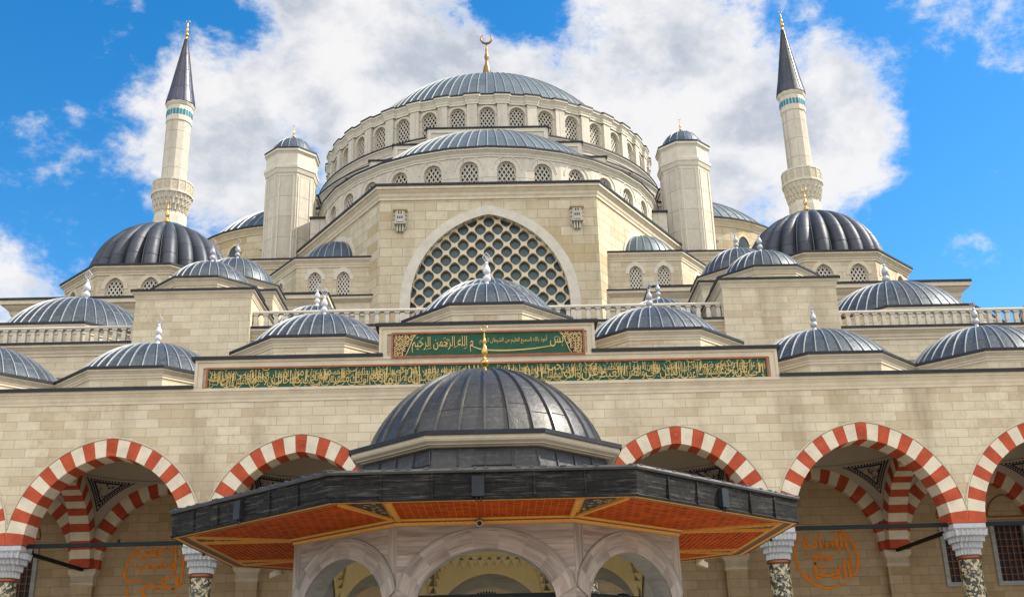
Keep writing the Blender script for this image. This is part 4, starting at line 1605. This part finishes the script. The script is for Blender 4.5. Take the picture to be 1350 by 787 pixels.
# ================================================================== ablution fountain
FX, FY = 0.0, 28.17
fo = thing('fountain_pavilion', 'octagonal marble ablution fountain with dark lead dome and wide eave lined with red slatted boards', 'fountain', (FX, FY, 0))
AP = 4.57
SIDE = 2 * AP * math.tan(PI / 8)
for i in range(8):
    th = 2 * PI * i / 8
    fr = frame(FX + AP * math.sin(th), FY - AP * math.cos(th), th)
    ai = pointed(1.47, 1.07, 3.47, 14)
    mb = MB(M['marble'], M['grey_marble'])
    arched_wall(mb, fr, -SIDE / 2, SIDE / 2, 0, 5.12, ai, 0.0, .50, 0, 1)
    # inner face
    si = SIDE / 2 - .5 * math.tan(PI / 8)
    fi = frame(FX + (AP - .5) * math.sin(th), FY - (AP - .5) * math.cos(th), th + PI)
    fl = lambda u, d, z, f=fr: f(u, d - .5, z)
    for (a, b), (c, e) in zip(ai[:-1], ai[1:]):
        mb.face([fl(c, 0, e), fl(a, 0, b), fl(a, 0, 5.3), fl(c, 0, 5.3)], 1)
    for s in (-1, 1):
        u0, u1 = sorted((s * 1.47, s * si))
        mb.face([fl(u1, 0, 0), fl(u0, 0, 0), fl(u0, 0, 5.3), fl(u1, 0, 5.3)], 1)
    wl = mb.build('arched_wall', fo)
    mb = MB(M['marble'], M['grey_marble'])
    co = pointed(1.86, 1.26, 3.72, 14)
    ring(mb, fr, ai, co, 9, .028, -.01, (0,), 4, back=False, grain=True)
    for k in (1, 3, 4, 5, 6, 8):
        p, q_ = curve_at(ai, k / 9), curve_at(co, k / 9)
        dx, dz = q_[0] - p[0], q_[1] - p[1]
        L_ = math.hypot(dx, dz)
        ox, oz = -dz / L_ * .006, dx / L_ * .006
        mb.face([fr(p[0] - ox, .030, p[1] - oz), fr(p[0] + ox, .030, p[1] + oz), fr(q_[0] + ox, .030, q_[1] + oz), fr(q_[0] - ox, .030, q_[1] - oz)], 1)
    # pale keystone joints
    mb.build('archivolt', wl, smooth=30)
    mb = MB(M['grey_marble'])
    mb.tube([fr(u, .028, z) for u, z in co], .009, 4)
    mb.build('arch_bead', wl)
    if i % 2:
        for sg in (-1, 1):
            mb = MB(M['marble'])
            ua, ub = sorted((sg * SIDE / 2, sg * (SIDE / 2 - .30)))
            mb.face([fr(ua, .004, 4.02), fr(ub, .004, 4.02), fr(ub, .004, 5.05), fr(ua, .004, 5.05)], 0, [(4.02 + sg, ua + 9), (4.02 + sg, ub + 9), (5.05 + sg, ub + 9), (5.05 + sg, ua + 9)])
            mb.build('corner_slab', wl)
    # yellow spandrel and stalactites inside
    mb = MB(M['yellow_plaster'])
    cy2 = pointed(1.60, 1.42, 3.47, 14)
    for (a, b), (c, e) in zip(cy2[:-1], cy2[1:]):
        mb.face([fl(c, -.03, e), fl(a, -.03, b), fl(a, -.03, 5.38), fl(c, -.03, 5.38)])
    for row, (z, dep, n, w) in enumerate(((5.12, .12, 13, .12), (5.24, .22, 12, .13))):
        for j in range(n):
            u = (j - (n - 1) / 2) * (2 * si - .15) / n
            A = fl(u - w, -.03, z + .16); B = fl(u + w, -.03, z + .16)
            C = fl(u + w, -.03 - dep, z + .16); D = fl(u - w, -.03 - dep, z + .16)
            E = fl(u, -.03, z - .10)
            mb.face([D, C, E]); mb.face([A, D, E]); mb.face([C, B, E]); mb.face([A, B, C, D])
    for s in (-1, 1):
        for q in range(5):
            u = s * (si - .10 - .05 * q)
            z = 4.2 + q * .2
            E = fl(u, -.03, z - .1)
            A = fl(u - .11, -.03, z + .16); B = fl(u + .11, -.03, z + .16); C = fl(u + .06, -.2, z + .16); D = fl(u - .06, -.2, z + .16)
            mb.face([D, C, E]); mb.face([A, D, E]); mb.face([C, B, E]); mb.face([A, B, C, D])
    mb.build('stalactite_cornice', wl, merge=False)
    mb = MB(M['dark_iron'])
    mb.box(-1.46, 1.46, .22, .30, 3.52, 3.62, 0, fr)
    for j in range(7):
        u = (j - 3) * .06
        mb.lathe([(.02, 3.62), (.028, 3.65 - abs(j - 3) * .004), (0, 3.69 - abs(j - 3) * .01)], 6, 0, fr(u, -.26, 0))
    mb.build('tie_bar', wl, merge=False)

# gilded moulding at the wall head, ceiling dome
mb = MB(M['gold_wood'], M['banding'])
po = ngon(FX, FY, 8, AP)
mb.loft(po, [(0, 5.05, 0), (.035, 5.06, 0), (.045, 5.105, 0), (.06, 5.11, 1), (.08, 5.135, 1), (.09, 5.137, 0), (.13, 5.16, 0), (.16, 5.172, 0)], True)
mb.build('head_moulding', fo)
mb = MB(M['yellow_plaster'])
pi8 = ngon(FX, FY, 8, AP - .5)
mb.loft(pi8[::-1], [(0, 5.32, 0), (.35, 5.38, 0), (.36, 5.5, 0), (1.0, 5.85, 0), (1.8, 6.08, 0), (3.0, 6.22, 0), (4.0, 6.26, 0)], True, cap=True)
mb.build('ceiling_dome', fo, smooth=30)

# eave soffit: one panel per side
EA = 7.17
ZE = 5.175
Li, Lo = AP + .10, EA - .36
for i in range(8):
    th = 2 * PI * i / 8
    fr = frame(FX, FY, th)
    ti = Li * math.tan(PI / 8)
    to = Lo * math.tan(PI / 8)
    mb = MB(M['slats'], M['gold_wood'])
    def q(pts, mi, z=ZE, uvs=None, m=None):
        (m or mb).face([fr(u, d, z) for u, d in pts], mi, [(u, d) for u, d in pts])
    m_ = .13
    # gold ground behind everything
    q([(-ti, Li), (-to, Lo), (to, Lo), (ti, Li)], 1, ZE + .02)
    if i % 2 == 0:
        c = ti + .02
        q([(-c + .15, Li + .07), (-c + .15, Lo - .05), (c - .15, Lo - .05), (c - .15, Li + .07)], 0)
        for u in (-(c - .10), c - .10):
            mb.box(u - .05, u + .05, -Lo, -Li, ZE - .05, ZE + .01, 1, fr)
    else:
        k_ = math.tan(PI / 8)
        q([(-(Li + .07) * k_ + .12, Li + .07), (-(Lo - .05) * k_ + .12, Lo - .05), ((Lo - .05) * k_ - .12, Lo - .05), ((Li + .07) * k_ - .12, Li + .07)], 0)
    sp_ = mb.build('soffit_panel', fo, merge=False)
    if i % 2 == 0:
        for s in (-1, 1):
            fm = MB(M['floral'])
            pts = [(s * (ti + .07), Li + .30), (s * (ti + .07), Lo - .03), (s * (to - .14), Lo - .03)]
            q(pts if s < 0 else pts[::-1], 0, ZE - .002, m=fm)
            fm.build('floral_corner', sp_)
    # hip batten
    hb = MB(M['gold_wood'])
    fh = frame(FX, FY, th + PI / 8)
    r0, r1 = Li / math.cos(PI / 8), Lo / math.cos(PI / 8)
    hb.box(-.05, .05, -r1, -r0, ZE - .04, ZE + .01, 0, fh)
    hb.build('hip_batten', sp_)
# fascia: lead outside, painted mouldings inside
poE = ngon(FX, FY, 8, EA)
mb = MB(M['gold_wood'], M['banding'])
mb.loft(poE, [(-.38, 5.176, 0), (-.30, 5.172, 0), (-.29, 5.16, 1), (-.14, 5.156, 1), (-.13, 5.14, 0), (-.02, 5.137, 0)], True)
mb.build('eave_moulding', fo)
mb = MB(M['fascia'], M['seam_dark'])
mb.loft(poE, [(-.02, 5.137, 0), (.03, 5.14, 0), (.04, 5.17, 0), (.0, 5.20, 0), (.03, 5.64, 0), (.08, 5.66, 1), (.10, 5.70, 1), (.08, 5.745, 1), (-.05, 5.75, 1)], True)
for i in range(8):
    th = 2 * PI * i / 8
    fr = frame(FX + EA * math.sin(th), FY - EA * math.cos(th), th)
    Lh = EA * math.tan(PI / 8)
    for j in range(7):
        u = -Lh + 2 * Lh * j / 6
        if 0 < j < 6:
            mb.box(u - .018, u + .018, -.055, .0, 5.17, 5.655, 0, fr)
    for j in range(16):
        u = -Lh + 2 * Lh * (j + random.random()) / 16
        mb.box(u - .07, u + .05 * random.random(), -.095, -.02, 5.735, 5.755 + .012 * random.random(), 1, fr)
fa = mb.build('eave_fascia', fo, merge=False)
for i in range(8):
    th = 2 * PI * i / 8
    fr = frame(FX + EA * math.sin(th), FY - EA * math.cos(th), th)
    db = MB(M['grey_metal'] if False else M['edge'])
    u = -.10
    db.box(u - .12, u + .12, -.13, -.02, 5.19, 5.58, 0, fr)
    db.tube([fr(u - .03, .06, 5.20), fr(u - .03, .06, 5.10)], .02, 6)
    db.tube([fr(u + .05, .06, 5.20), fr(u + .05, .06, 5.10)], .02, 6)
    db.build('drain_box', fa, merge=False)
# roof and lead drum
mb = MB(M['lead_dark'], M['seam_dark'])
mb.loft(poE, [(-.04, 5.745, 0), (-4.1, 6.46, 0)], True)
mb.build('eave_roof', fo)
DA = 3.12
pd = ngon(FX, FY, 8, DA)
mb = MB(M['lead_dark'], M['edge'])
mb.loft(pd, [(.02, 6.3, 0), (-.12, 7.08, 0)], True)
for i in range(8):
    th = 2 * PI * i / 8
    fr = frame(FX + DA * math.sin(th), FY - DA * math.cos(th), th)
    Lh = DA * math.tan(PI / 8)
    for j in range(4):
        u = -Lh + 2 * Lh * (j + .0) / 4
        A = [fr(u - .02, .02, 6.3), fr(u + .02, .02, 6.3), fr(u + .02, -.12, 7.0), fr(u - .02, -.12, 7.0)]
        B = [fr(u - .012, .065, 6.3), fr(u + .012, .065, 6.3), fr(u + .012, -.075, 7.0), fr(u - .012, -.075, 7.0)]
        mb.face(B)
        mb.face([A[0], B[0], B[3], A[3]])
        mb.face([B[1], A[1], A[2], B[2]])
mb.build('lead_drum', fo)
mb = MB(M['trim'])
mb.loft(pd, [(-.2, 7.06, 0), (.0, 7.065, 0), (.02, 7.085, 0), (.10, 7.10, 0), (.11, 7.12, 0), (.20, 7.17, 0), (.23, 7.22, 0), (.23, 7.30, 0)], True)
dc = mb.build('drum_cornice', fo)
eb = MB(M['edge'])
lead_edge(eb, pd, 7.30, .23, .10, .06, inner=-.6)
eb.build('roof_edge', fo)
hf = cap_from_top(3.1, 7.38, FY, 9.84)
prof = cap_profile(3.1, 7.38, hf, 16)
mb = MB(M['lead_dark'], M['seam_dark'])
mb.lathe(prof, 64, 0, (FX, FY, 0), ucount=32)
ribs_on(mb, prof, FX, FY, 32, .04, .055, 1)
fd = mb.build('dome', fo, smooth=40)
gold_finial('finial', fd, FX, FY, 7.36 + hf, 1.5, fat=.9)

# ------------------------------------------------------------------ lettering
FORMS = {}
def _f(ch, *cps):
    FORMS[ch] = cps
for ch, b in (('ب', 0xFE8F), ('ت', 0xFE95), ('ث', 0xFE99), ('ج', 0xFE9D), ('ح', 0xFEA1), ('خ', 0xFEA5), ('س', 0xFEB1), ('ش', 0xFEB5), ('ص', 0xFEB9),
              ('ض', 0xFEBD), ('ط', 0xFEC1), ('ظ', 0xFEC5), ('ع', 0xFEC9), ('غ', 0xFECD), ('ف', 0xFED1), ('ق', 0xFED5), ('ك', 0xFED9), ('ل', 0xFEDD),
              ('م', 0xFEE1), ('ن', 0xFEE5), ('ه', 0xFEE9), ('ي', 0xFEF1), ('ئ', 0xFE89)):
    _f(ch, b, b + 1, b + 2, b + 3)
for ch, b in (('ا', 0xFE8D), ('أ', 0xFE83), ('إ', 0xFE87), ('آ', 0xFE81), ('ة', 0xFE93), ('د', 0xFEA9), ('ذ', 0xFEAB), ('ر', 0xFEAD), ('ز', 0xFEAF),
              ('و', 0xFEED), ('ى', 0xFEEF), ('ؤ', 0xFE85)):
    _f(ch, b, b + 1)
_f('ء', 0xFE80)
_f('ـ', 0x640, 0x640, 0x640, 0x640)
_f('\ue000', 0xFEFB, 0xFEFC)
_f('\ue001', 0xFEF7, 0xFEF8)
_f('\ue002', 0xFEF9, 0xFEFA)


def shape(txt):
    """logical Arabic to joined presentation forms in visual (left to right) order"""
    txt = txt.replace('لا', '\ue000').replace('لأ', '\ue001').replace('لإ', '\ue002')
    out = []
    for i, ch in enumerate(txt):
        if ch not in FORMS:
            out.append(ch)
            continue
        f = FORMS[ch]
        pv = txt[i - 1] if i else ' '
        nx = txt[i + 1] if i + 1 < len(txt) else ' '
        jp = pv in FORMS and len(FORMS[pv]) == 4 and len(f) >= 2
        jn = len(f) == 4 and nx in FORMS and len(FORMS[nx]) >= 2
        k = (3 if jp and jn else 2 if jn else 1 if jp else 0)
        out.append(chr(f[k]))
    return ''.join(out[::-1])


def letter_mesh(mb, txt, x0, x1, z0, z1, y, depth=.02, mi=0, bold=0.0, conv=True, shear=0.0, keep=None):
    """set a line of text into the box x0..x1, z0..z1 facing -Y"""
    cu = bpy.data.curves.new('text', 'FONT')
    cu.body = shape(txt) if conv else txt
    cu.size = 1
    cu.resolution_u = 3
    cu.offset = bold
    o = bpy.data.objects.new('text', cu)
    col.objects.link(o)
    bpy.context.view_layer.update()
    me = bpy.data.meshes.new_from_object(o.evaluated_get(bpy.context.evaluated_depsgraph_get()))
    vs_ = [v.co.copy() for v in me.vertices]
    ax, bx = min(v.x for v in vs_), max(v.x for v in vs_)
    ay, by = min(v.y for v in vs_), max(v.y for v in vs_)
    sx, sz = (x1 - x0) / (bx - ax), (z1 - z0) / (by - ay)
    P = [Vector((x0 + (v.x - ax) * sx + (v.y - ay) * sz * shear, y - depth, z0 + (v.y - ay) * sz)) for v in vs_]
    base = len(mb.v)
    mb.v.extend(P)
    mb.v.extend([p + Vector((0, depth, 0)) for p in P])
    n = len(P)
    cnt = {}
    for p in me.polygons:
        vv = list(p.vertices)
        a, b, c = (P[i] for i in vv[:3])
        if (b - a).cross(c - a).y > 0:
            vv.reverse()
        mb.f.append(tuple(base + i for i in vv))
        mb.mi.append(mi)
        mb.uv.append([(P[i].x, P[i].z) for i in vv])
        for k in range(len(vv)):
            e = (vv[k], vv[(k + 1) % len(vv)])
            cnt[e] = 1
    for (a, b) in list(cnt):
        if (b, a) not in cnt:
            mb.f.append((base + a, base + a + n, base + b + n, base + b))
            mb.mi.append(mi)
            mb.uv.append([(0, 0)] * 4)
    bpy.data.objects.remove(o)
    bpy.data.curves.remove(cu)
    bpy.data.meshes.remove(me)


STK = [0]


def stroke(mb, pts, w, y, mi=0, n=18):
    """pen stroke through control points (x, z), swelling in the middle"""
    def cr(p0, p1, p2, p3, t):
        return [0.5 * ((2 * b) + (-a + c) * t + (2 * a - 5 * b + 4 * c - d) * t * t + (-a + 3 * b - 3 * c + d) * t ** 3) for a, b, c, d in zip(p0, p1, p2, p3)]
    STK[0] = (STK[0] + 1) % 23
    y -= .0005 * STK[0]
    P = [pts[0]] + list(pts) + [pts[-1]]
    out = []
    for i in range(1, len(P) - 2):
        for k in range(n if i < len(P) - 3 else n + 1):
            out.append(cr(P[i - 1], P[i], P[i + 1], P[i + 2], k / n))
    L = len(out)
    prev = None
    for i, (x, z) in enumerate(out):
        a, b = out[max(0, i - 1)], out[min(L - 1, i + 1)]
        dx, dz = b[0] - a[0], b[1] - a[1]
        l = math.hypot(dx, dz) or 1
        ww = w * (.35 + .65 * math.sin(PI * (i + .5) / L) ** .7) / 2
        cur = ((x - dz / l * ww, z + dx / l * ww), (x + dz / l * ww, z - dx / l * ww))
        if prev:
            mb.face([(prev[1][0], y, prev[1][1]), (cur[1][0], y, cur[1][1]), (cur[0][0], y, cur[0][1]), (prev[0][0], y, prev[0][1])], mi)
        prev = cur


def panel_frame(t, x0, x1, z0, z1, y, w=.07):
    mb = MB(M['frame_red'])
    for (a, b, c, e) in ((x0, x1, z1 - w, z1), (x0, x1, z0, z0 + w), (x0, x0 + w, z0 + w, z1 - w), (x1 - w, x1, z0 + w, z1 - w)):
        mb.box(a, b, y - .05, y + .08, c, e)
    mb.build('frame', t, merge=False)
    mb = MB(M['green'])
    mb.box(x0 + w - .01, x1 - w + .01, y, y + .06, z0 + w - .01, z1 - w + .01)
    mb.build('field', t)


# long band
YP = YF - .05
lb = thing('calligraphy_sign', 'long green and gold calligraphy band running across the arcade parapet', 'inscription', (0, YP, 12.8))
BX0, BX1, BZ0, BZ1 = -10.42, 10.48, 12.36, 13.25
panel_frame(lb, BX0, BX1, BZ0, BZ1, YP - .05)
mb = MB(M['gold_paint'])
VERSE = ['وسارعوا إلى مغفرة من ربكم وجنة عرضها السماوات والأرض أعدت للمتقين',
         'الذين ينفقون في السراء والضراء والكاظمين الغيظ والعافين عن الناس والله يحب المحسنين',
         'والذين إذا فعلوا فاحشة أو ظلموا أنفسهم ذكروا الله فاستغفروا لذنوبهم ومن يغفر الذنوب إلا الله ولم يصروا على ما فعلوا وهم يعلمون',
         'أولئك جزاؤهم مغفرة من ربهم وجنات تجري من تحتها الأنهار خالدين فيها ونعم أجر العاملين صدق الله العظيم']
words = ' '.join(VERSE).split()
yl = YP - .055
# words are stacked in pairs: the first of a pair sits high, the second low, tall stems interlaced
total = len(words)
groups = [words[i:i + 2] for i in range(0, total, 2)]
wt = [max(sum(len(w) for w in g) * .56 + .5, 2.2) for g in groups]
span = (BX1 - BX0) - .26
xr = BX1 - .13
for g, w_ in zip(groups, wt):
    wid = span * w_ / sum(wt)
    if len(g) == 2:
        letter_mesh(mb, g[0], xr - wid * .86, xr + wid * .02, BZ0 + .40, BZ1 - .10, yl, .015, 0, -.003)
        letter_mesh(mb, g[1], xr - wid * 1.0, xr - wid * .05, BZ0 + .11, BZ0 + .62, yl - .004, .015, 0, -.003)
    else:
        letter_mesh(mb, g[0], xr - wid, xr, BZ0 + .13, BZ1 - .12, yl, .015, 0, -.003)
    # long stems and sweeping tails that knit the two levels together
    for q in range(4):
        xx = xr - wid * random.random()
        zt_ = BZ1 - .11 - .12 * random.random()
        stroke(mb, [(xx, zt_), (xx - .01, zt_ - .25), (xx - .03, BZ0 + .2 + .2 * random.random())], 0.024, yl - .012, 0, 4)
    for q in range(3):
        xx, zz = xr - wid * random.random(), BZ0 + .12 + .36 * q * random.random()
        stroke(mb, [(xx + .14, zz + .15), (xx, zz), (xx - .16, zz + .02), (xx - .26, zz + .18)], 0.024, yl - .018, 0, 5)
    for q in range(7):
        xx, zz = xr - wid * random.random(), BZ0 + .12 + .62 * random.random()
        stroke(mb, [(xx, zz), (xx + .05, zz + .035)], .016, yl - .02, 0, 2)
    xr -= wid
mb.build('lettering', lb, merge=False)

# upper panel
up = thing('calligraphy_sign', 'short green panel with one flowing line of gold calligraphy, above the long band', 'inscription', (0, YP, 13.9))
UX0, UX1, UZ0, UZ1 = -3.58, 3.66, 13.47, 14.46
panel_frame(up, UX0, UX1, UZ0, UZ1, YP - .09)
mb = MB(M['gold_paint'])
yl = YP - .095
zc = (UZ0 + UZ1) / 2
letter_mesh(mb, 'م الله الرحمن الرحيم', -2.82, -.52, zc - .30, zc + .32, yl, .015, 0, .0)
letter_mesh(mb, 'بس', 2.36, 2.86, zc - .17, zc + .22, yl, .015, 0, .0)
stroke(mb, [(2.42, zc - .13), (1.6, zc - .24), (.6, zc - .28), (-.2, zc - .22), (-.62, zc - .06)], .055, yl - .012, 0, 10)
for q in range(16):
    xx, zz = -2.7 + 2.1 * random.random(), zc - .22 + .52 * random.random()
    stroke(mb, [(xx, zz), (xx + .10, zz + .06)], .022, yl - .014, 0, 2)
stroke(mb, [(2.5, zc + .16), (2.62, zc + .22), (2.7, zc + .18)], .02, yl - .014, 0, 3)
mb.build('lettering', up, merge=False)
mb = MB(M['gold_paint'])
letter_mesh(mb, 'أعوذ بالله السميع العليم من الشيطان الرجيم', -.28, 2.25, zc - .03, zc + .28, yl, .012, 0, .0)
mb.build('small_lettering', up, merge=False)
for s in (-1, 1):
    om = MB(M['navy'], M['gold_paint'])
    xe = UX0 + .08 if s < 0 else UX1 - .08
    pts = [(xe, UZ0 + .08), (xe - s * .42, UZ0 + .08), (xe - s * .50, UZ0 + .2), (xe - s * .62, zc), (xe - s * .74, UZ1 - .2), (xe - s * .86, UZ1 - .08), (xe, UZ1 - .08)]
    om.face([(x, yl + .0, z) for x, z in (pts if s < 0 else pts[::-1])], 0)
    for i in range(9):
        zz = UZ0 + .13 + .09 * i
        wd = .40 + .42 * (i / 8)
        for j in range(int(wd / .115)):
            xx = xe - s * (.07 + .115 * j)
            r_ = .042
            a0 = random.random() * 6
            stroke(om, [(xx + r_ * math.cos(a0 + t), zz + r_ * math.sin(a0 + t)) for t in (0, 1.3, 2.6, 3.9, 5.0)], .034, yl - .006, 1, 3)
    stroke(om, [(xe - s * .42, UZ0 + .08), (xe - s * .50, UZ0 + .2), (xe - s * .62, zc), (xe - s * .74, UZ1 - .2), (xe - s * .86, UZ1 - .08)], .035, yl - .008, 1, 6)
    om.build('corner_ornament', up, merge=False)

# painted roundels on the back wall
def roundel(cx, cz, lines, label, mirror):
    t = thing('calligraphy_roundel', label, 'inscription', (cx, YW - .05, cz))
    mb = MB(M['orange_paint'])
    y = YW - .045
    for txt, x0, x1, z0, z1 in lines:
        for q_, (ex, ez) in enumerate(((0, 0), (.016, .008))):
            letter_mesh(mb, txt, cx + x0 + ex, cx + x1 + ex, cz + z0 + ez, cz + z1 + ez, y - .002 * q_, .006, 0, .015)
    Rr = 1.38
    if not mirror:
        stroke(mb, [(cx + .62, cz + 1.18), (cx + 1.12, cz + .75), (cx + 1.36, cz + .05), (cx + 1.22, cz - .62), (cx + 1.0, cz - .78)], 0.127, y - .004, 0, 8)
        stroke(mb, [(cx - 1.05, cz + .95), (cx - 1.30, cz + .2), (cx - 1.16, cz - .55), (cx - .7, cz - 1.05), (cx - .05, cz - 1.28), (cx + .5, cz - 1.15)], 0.117, y - .004, 0, 8)
        stroke(mb, [(cx + .52, cz + 1.1), (cx + .56, cz + .55), (cx + .60, cz + .1)], 0.097, y - .005, 0, 6)
        stroke(mb, [(cx + .86, cz + .85), (cx + 1.0, cz + .2), (cx + 1.08, cz - .5)], 0.097, y - .005, 0, 6)
        stroke(mb, [(cx - .95, cz + .05), (cx - .2, cz - .02), (cx + .45, cz + .06)], 0.068, y - .005, 0, 6)
        stroke(mb, [(cx - .6, cz - .62), (cx - .1, cz - .78), (cx + .35, cz - .66), (cx + .6, cz - .40)], 0.097, y - .005, 0, 6)
        letter_mesh(mb, '1438', cx + .36, cx + .72, cz - 1.22, cz - 1.08, y, .006, 0, 0, conv=False)
    else:
        stroke(mb, [(cx - .55, cz + 1.22), (cx - 1.05, cz + .9), (cx - 1.28, cz + .3), (cx - 1.34, cz - .1), (cx - 1.1, cz - .3), (cx - .6, cz - .28)], 0.117, y - .004, 0, 8)
        stroke(mb, [(cx + 1.06, cz + 1.12), (cx + 1.08, cz + .3), (cx + 1.04, cz - .6)], 0.117, y - .004, 0, 6)
        stroke(mb, [(cx - 1.2, cz - .45), (cx - 1.1, cz - .95), (cx - .6, cz - 1.25), (cx + .3, cz - 1.3), (cx + 1.0, cz - .95)], 0.107, y - .004, 0, 8)
        stroke(mb, [(cx + .72, cz + .98), (cx + .74, cz + .3), (cx + .7, cz - .2)], 0.097, y - .005, 0, 6)
        stroke(mb, [(cx - .9, cz + .62), (cx - .3, cz + .70), (cx + .4, cz + .62)], 0.078, y - .005, 0, 6)
    for i in range(10):
        a, r_ = random.random() * 6.28, .5 + .7 * random.random()
        xx, zz = cx + r_ * math.cos(a), cz + r_ * math.sin(a)
        stroke(mb, [(xx, zz), (xx + .09, zz + .07)], 0.039, y - .016, 0, 2)
    mb.build('lettering', t, merge=False)


roundel(14.16, 6.75, [('العبادة', -.95, .95, .22, .98), ('مخ', -.55, .25, -.38, .20), ('الدعاء', -1.0, 1.0, -.98, -.22)],
        'round orange calligraphy painted on the wall under the right hand arch', False)
roundel(-14.10, 6.75, [('أستجب', -.95, .85, .05, .78), ('ادعوني', -.9, .75, .58, 1.25), ('لكم', -.6, .95, -.98, -.15)],
        'round orange calligraphy painted on the wall under the left hand arch', True)

# ------------------------------------------------------------------ carved bird houses on the front of the mosque
for s in (-1, 1):
    cx, y, z0 = s * 7.45, 84.0, 38.25
    t = thing('birdhouse', 'carved stone birdhouse on brackets high on the wall %s of the great window' % ('left' if s < 0 else 'right'), 'birdhouse', (cx, y, z0), 'carved birdhouses beside the great window')
    mb = MB(M['lattice'], M['black'])
    mb.box(cx - .42, cx + .42, y - .50, y, z0 + .72, z0 + 1.80, 0)
    mb.box(cx - .30, cx + .30, y - .58, y - .5, z0 + .78, z0 + 1.75, 0)
    for sx in (-1, 1):
        for q in range(3):
            zz = z0 + .78 + q * .34
            mb.box(min(cx + sx * .42, cx + sx * .56), max(cx + sx * .42, cx + sx * .56), y - .34, y, zz, zz + .22, 0)
    b = mb.build('body', t, merge=False)
    mb = MB(M['black'])
    for (u, zz, w, h) in ((-.1, 1.48, .10, .2), (.1, 1.48, .10, .2), (-.17, 1.04, .10, .22), (0, 1.04, .10, .22), (.17, 1.04, .10, .22)):
        mb.face([(cx + u - w / 2, y - .584, z0 + zz), (cx + u + w / 2, y - .584, z0 + zz)] + [(cx + u + w / 2 * math.cos(a), y - .584, z0 + zz + h + w / 2 * math.sin(a)) for a in (0, PI / 3, 2 * PI / 3, PI)])
    mb.build('window', b)
    mb = MB(M['grille_line'], M['edge'])
    mb.loft([(cx - .62, y), (cx - .62, y - .66), (cx + .62, y - .66), (cx + .62, y)], [(-.06, z0 + 1.80, 0), (.0, z0 + 1.86, 0), (.0, z0 + 1.95, 1), (-.3, z0 + 2.1, 1)], False)
    mb.face([(cx - .56, y, z0 + 1.80), (cx - .56, y - .6, z0 + 1.80), (cx + .56, y - .6, z0 + 1.80), (cx + .56, y, z0 + 1.80)])
    mb.build('roof', t)
    mb = MB(M['lattice'], M['grille_line'])
    mb.box(cx - .5, cx + .5, y - .54, y, z0 + .62, z0 + .72, 0)
    for u in (-.22, 0, .22):
        mb.box(cx + u - .06, cx + u + .06, y - .34, y, z0 + .0, z0 + .62, 0)
    for sx in (-1, 1):
        mb.tube([(cx + sx * .52, y - .4, z0 + .66), (cx + sx * .50, y - .3, z0 + .40), (cx + sx * .34, y - .16, z0 + .2)], .07, 6)
    mb.build('bracket', t, merge=False)

# ------------------------------------------------------------------ small fittings on the fountain
cx, cy, cz = -.12, FY - AP - .02, 5.04
sc = thing('security_camera', 'small bullet security camera hanging at the head of the front marble wall', 'camera', (cx, cy, cz))
mb = MB(M['camera_shell'], M['bronze'])
def cyl(mb, p, q, r, n=16, mi=0):
    mb.tube([p, q], r, n, mi)
cyl(mb, (cx, cy - .02, cz + .06), (cx, cy - .34, cz - .02), .066, 16, 1)
mb.build('housing', sc, smooth=40)
mb = MB(M['camera_shell'])
cyl(mb, (cx, cy - .33, cz - .018), (cx, cy - .37, cz - .028), .072)
mb.build('front_ring', sc, smooth=40)
mb = MB(M['black'])
cyl(mb, (cx, cy - .365, cz - .026), (cx, cy - .376, cz - .029), .05)
mb.build('lens', sc)
mb = MB(M['bronze'])
mb.tube([(cx, cy - .10, cz + .08), (cx, cy - .10, cz + .20), (cx, cy - .06, cz + .27)], .02, 8)
mb.build('bracket', sc)
for s in (-1, 1):
    px, py, pz = s * 6.35, 32.4, ZE - .02
    t = thing('floodlight', 'beige wedge shaped floodlight under the rear %s edge of the red slatted eave' % ('left' if s < 0 else 'right'), 'lamp', (px, py, pz), 'floodlights under the eave')
    mb = MB(M['gold_wood'] if False else M['camera_shell'])
    dx, dy = -s * .28, -.10
    A = [(px - s * -.0 + ax, py + ay, pz + az) for ax, ay, az in ((0, -.16, -.24), (0, .16, -.24), (0, .16, -.10), (0, -.16, -.10))]
    B = [(a + dx * 1.25, b + dy, c + .16 - (.05 if i < 2 else .0)) for i, (a, b, c) in enumerate(A)]
    for i in range(4):
        j = (i + 1) % 4
        mb.face([A[i], A[j], B[j], B[i]])
    mb.face(A[::-1])
    mb.face(B)
    mb.build('housing', t)
    mb = MB(M['camera_shell'])
    mb.tube([(px - s * .1, py, pz - .12), (px - s * .1, py, pz + .03)], .018, 6)
    mb.tube([(px - s * .55, py - .3, pz - .2), (px - s * .55, py - .3, pz + .03)], .012, 6)
    mb.build('bracket', t, merge=False)
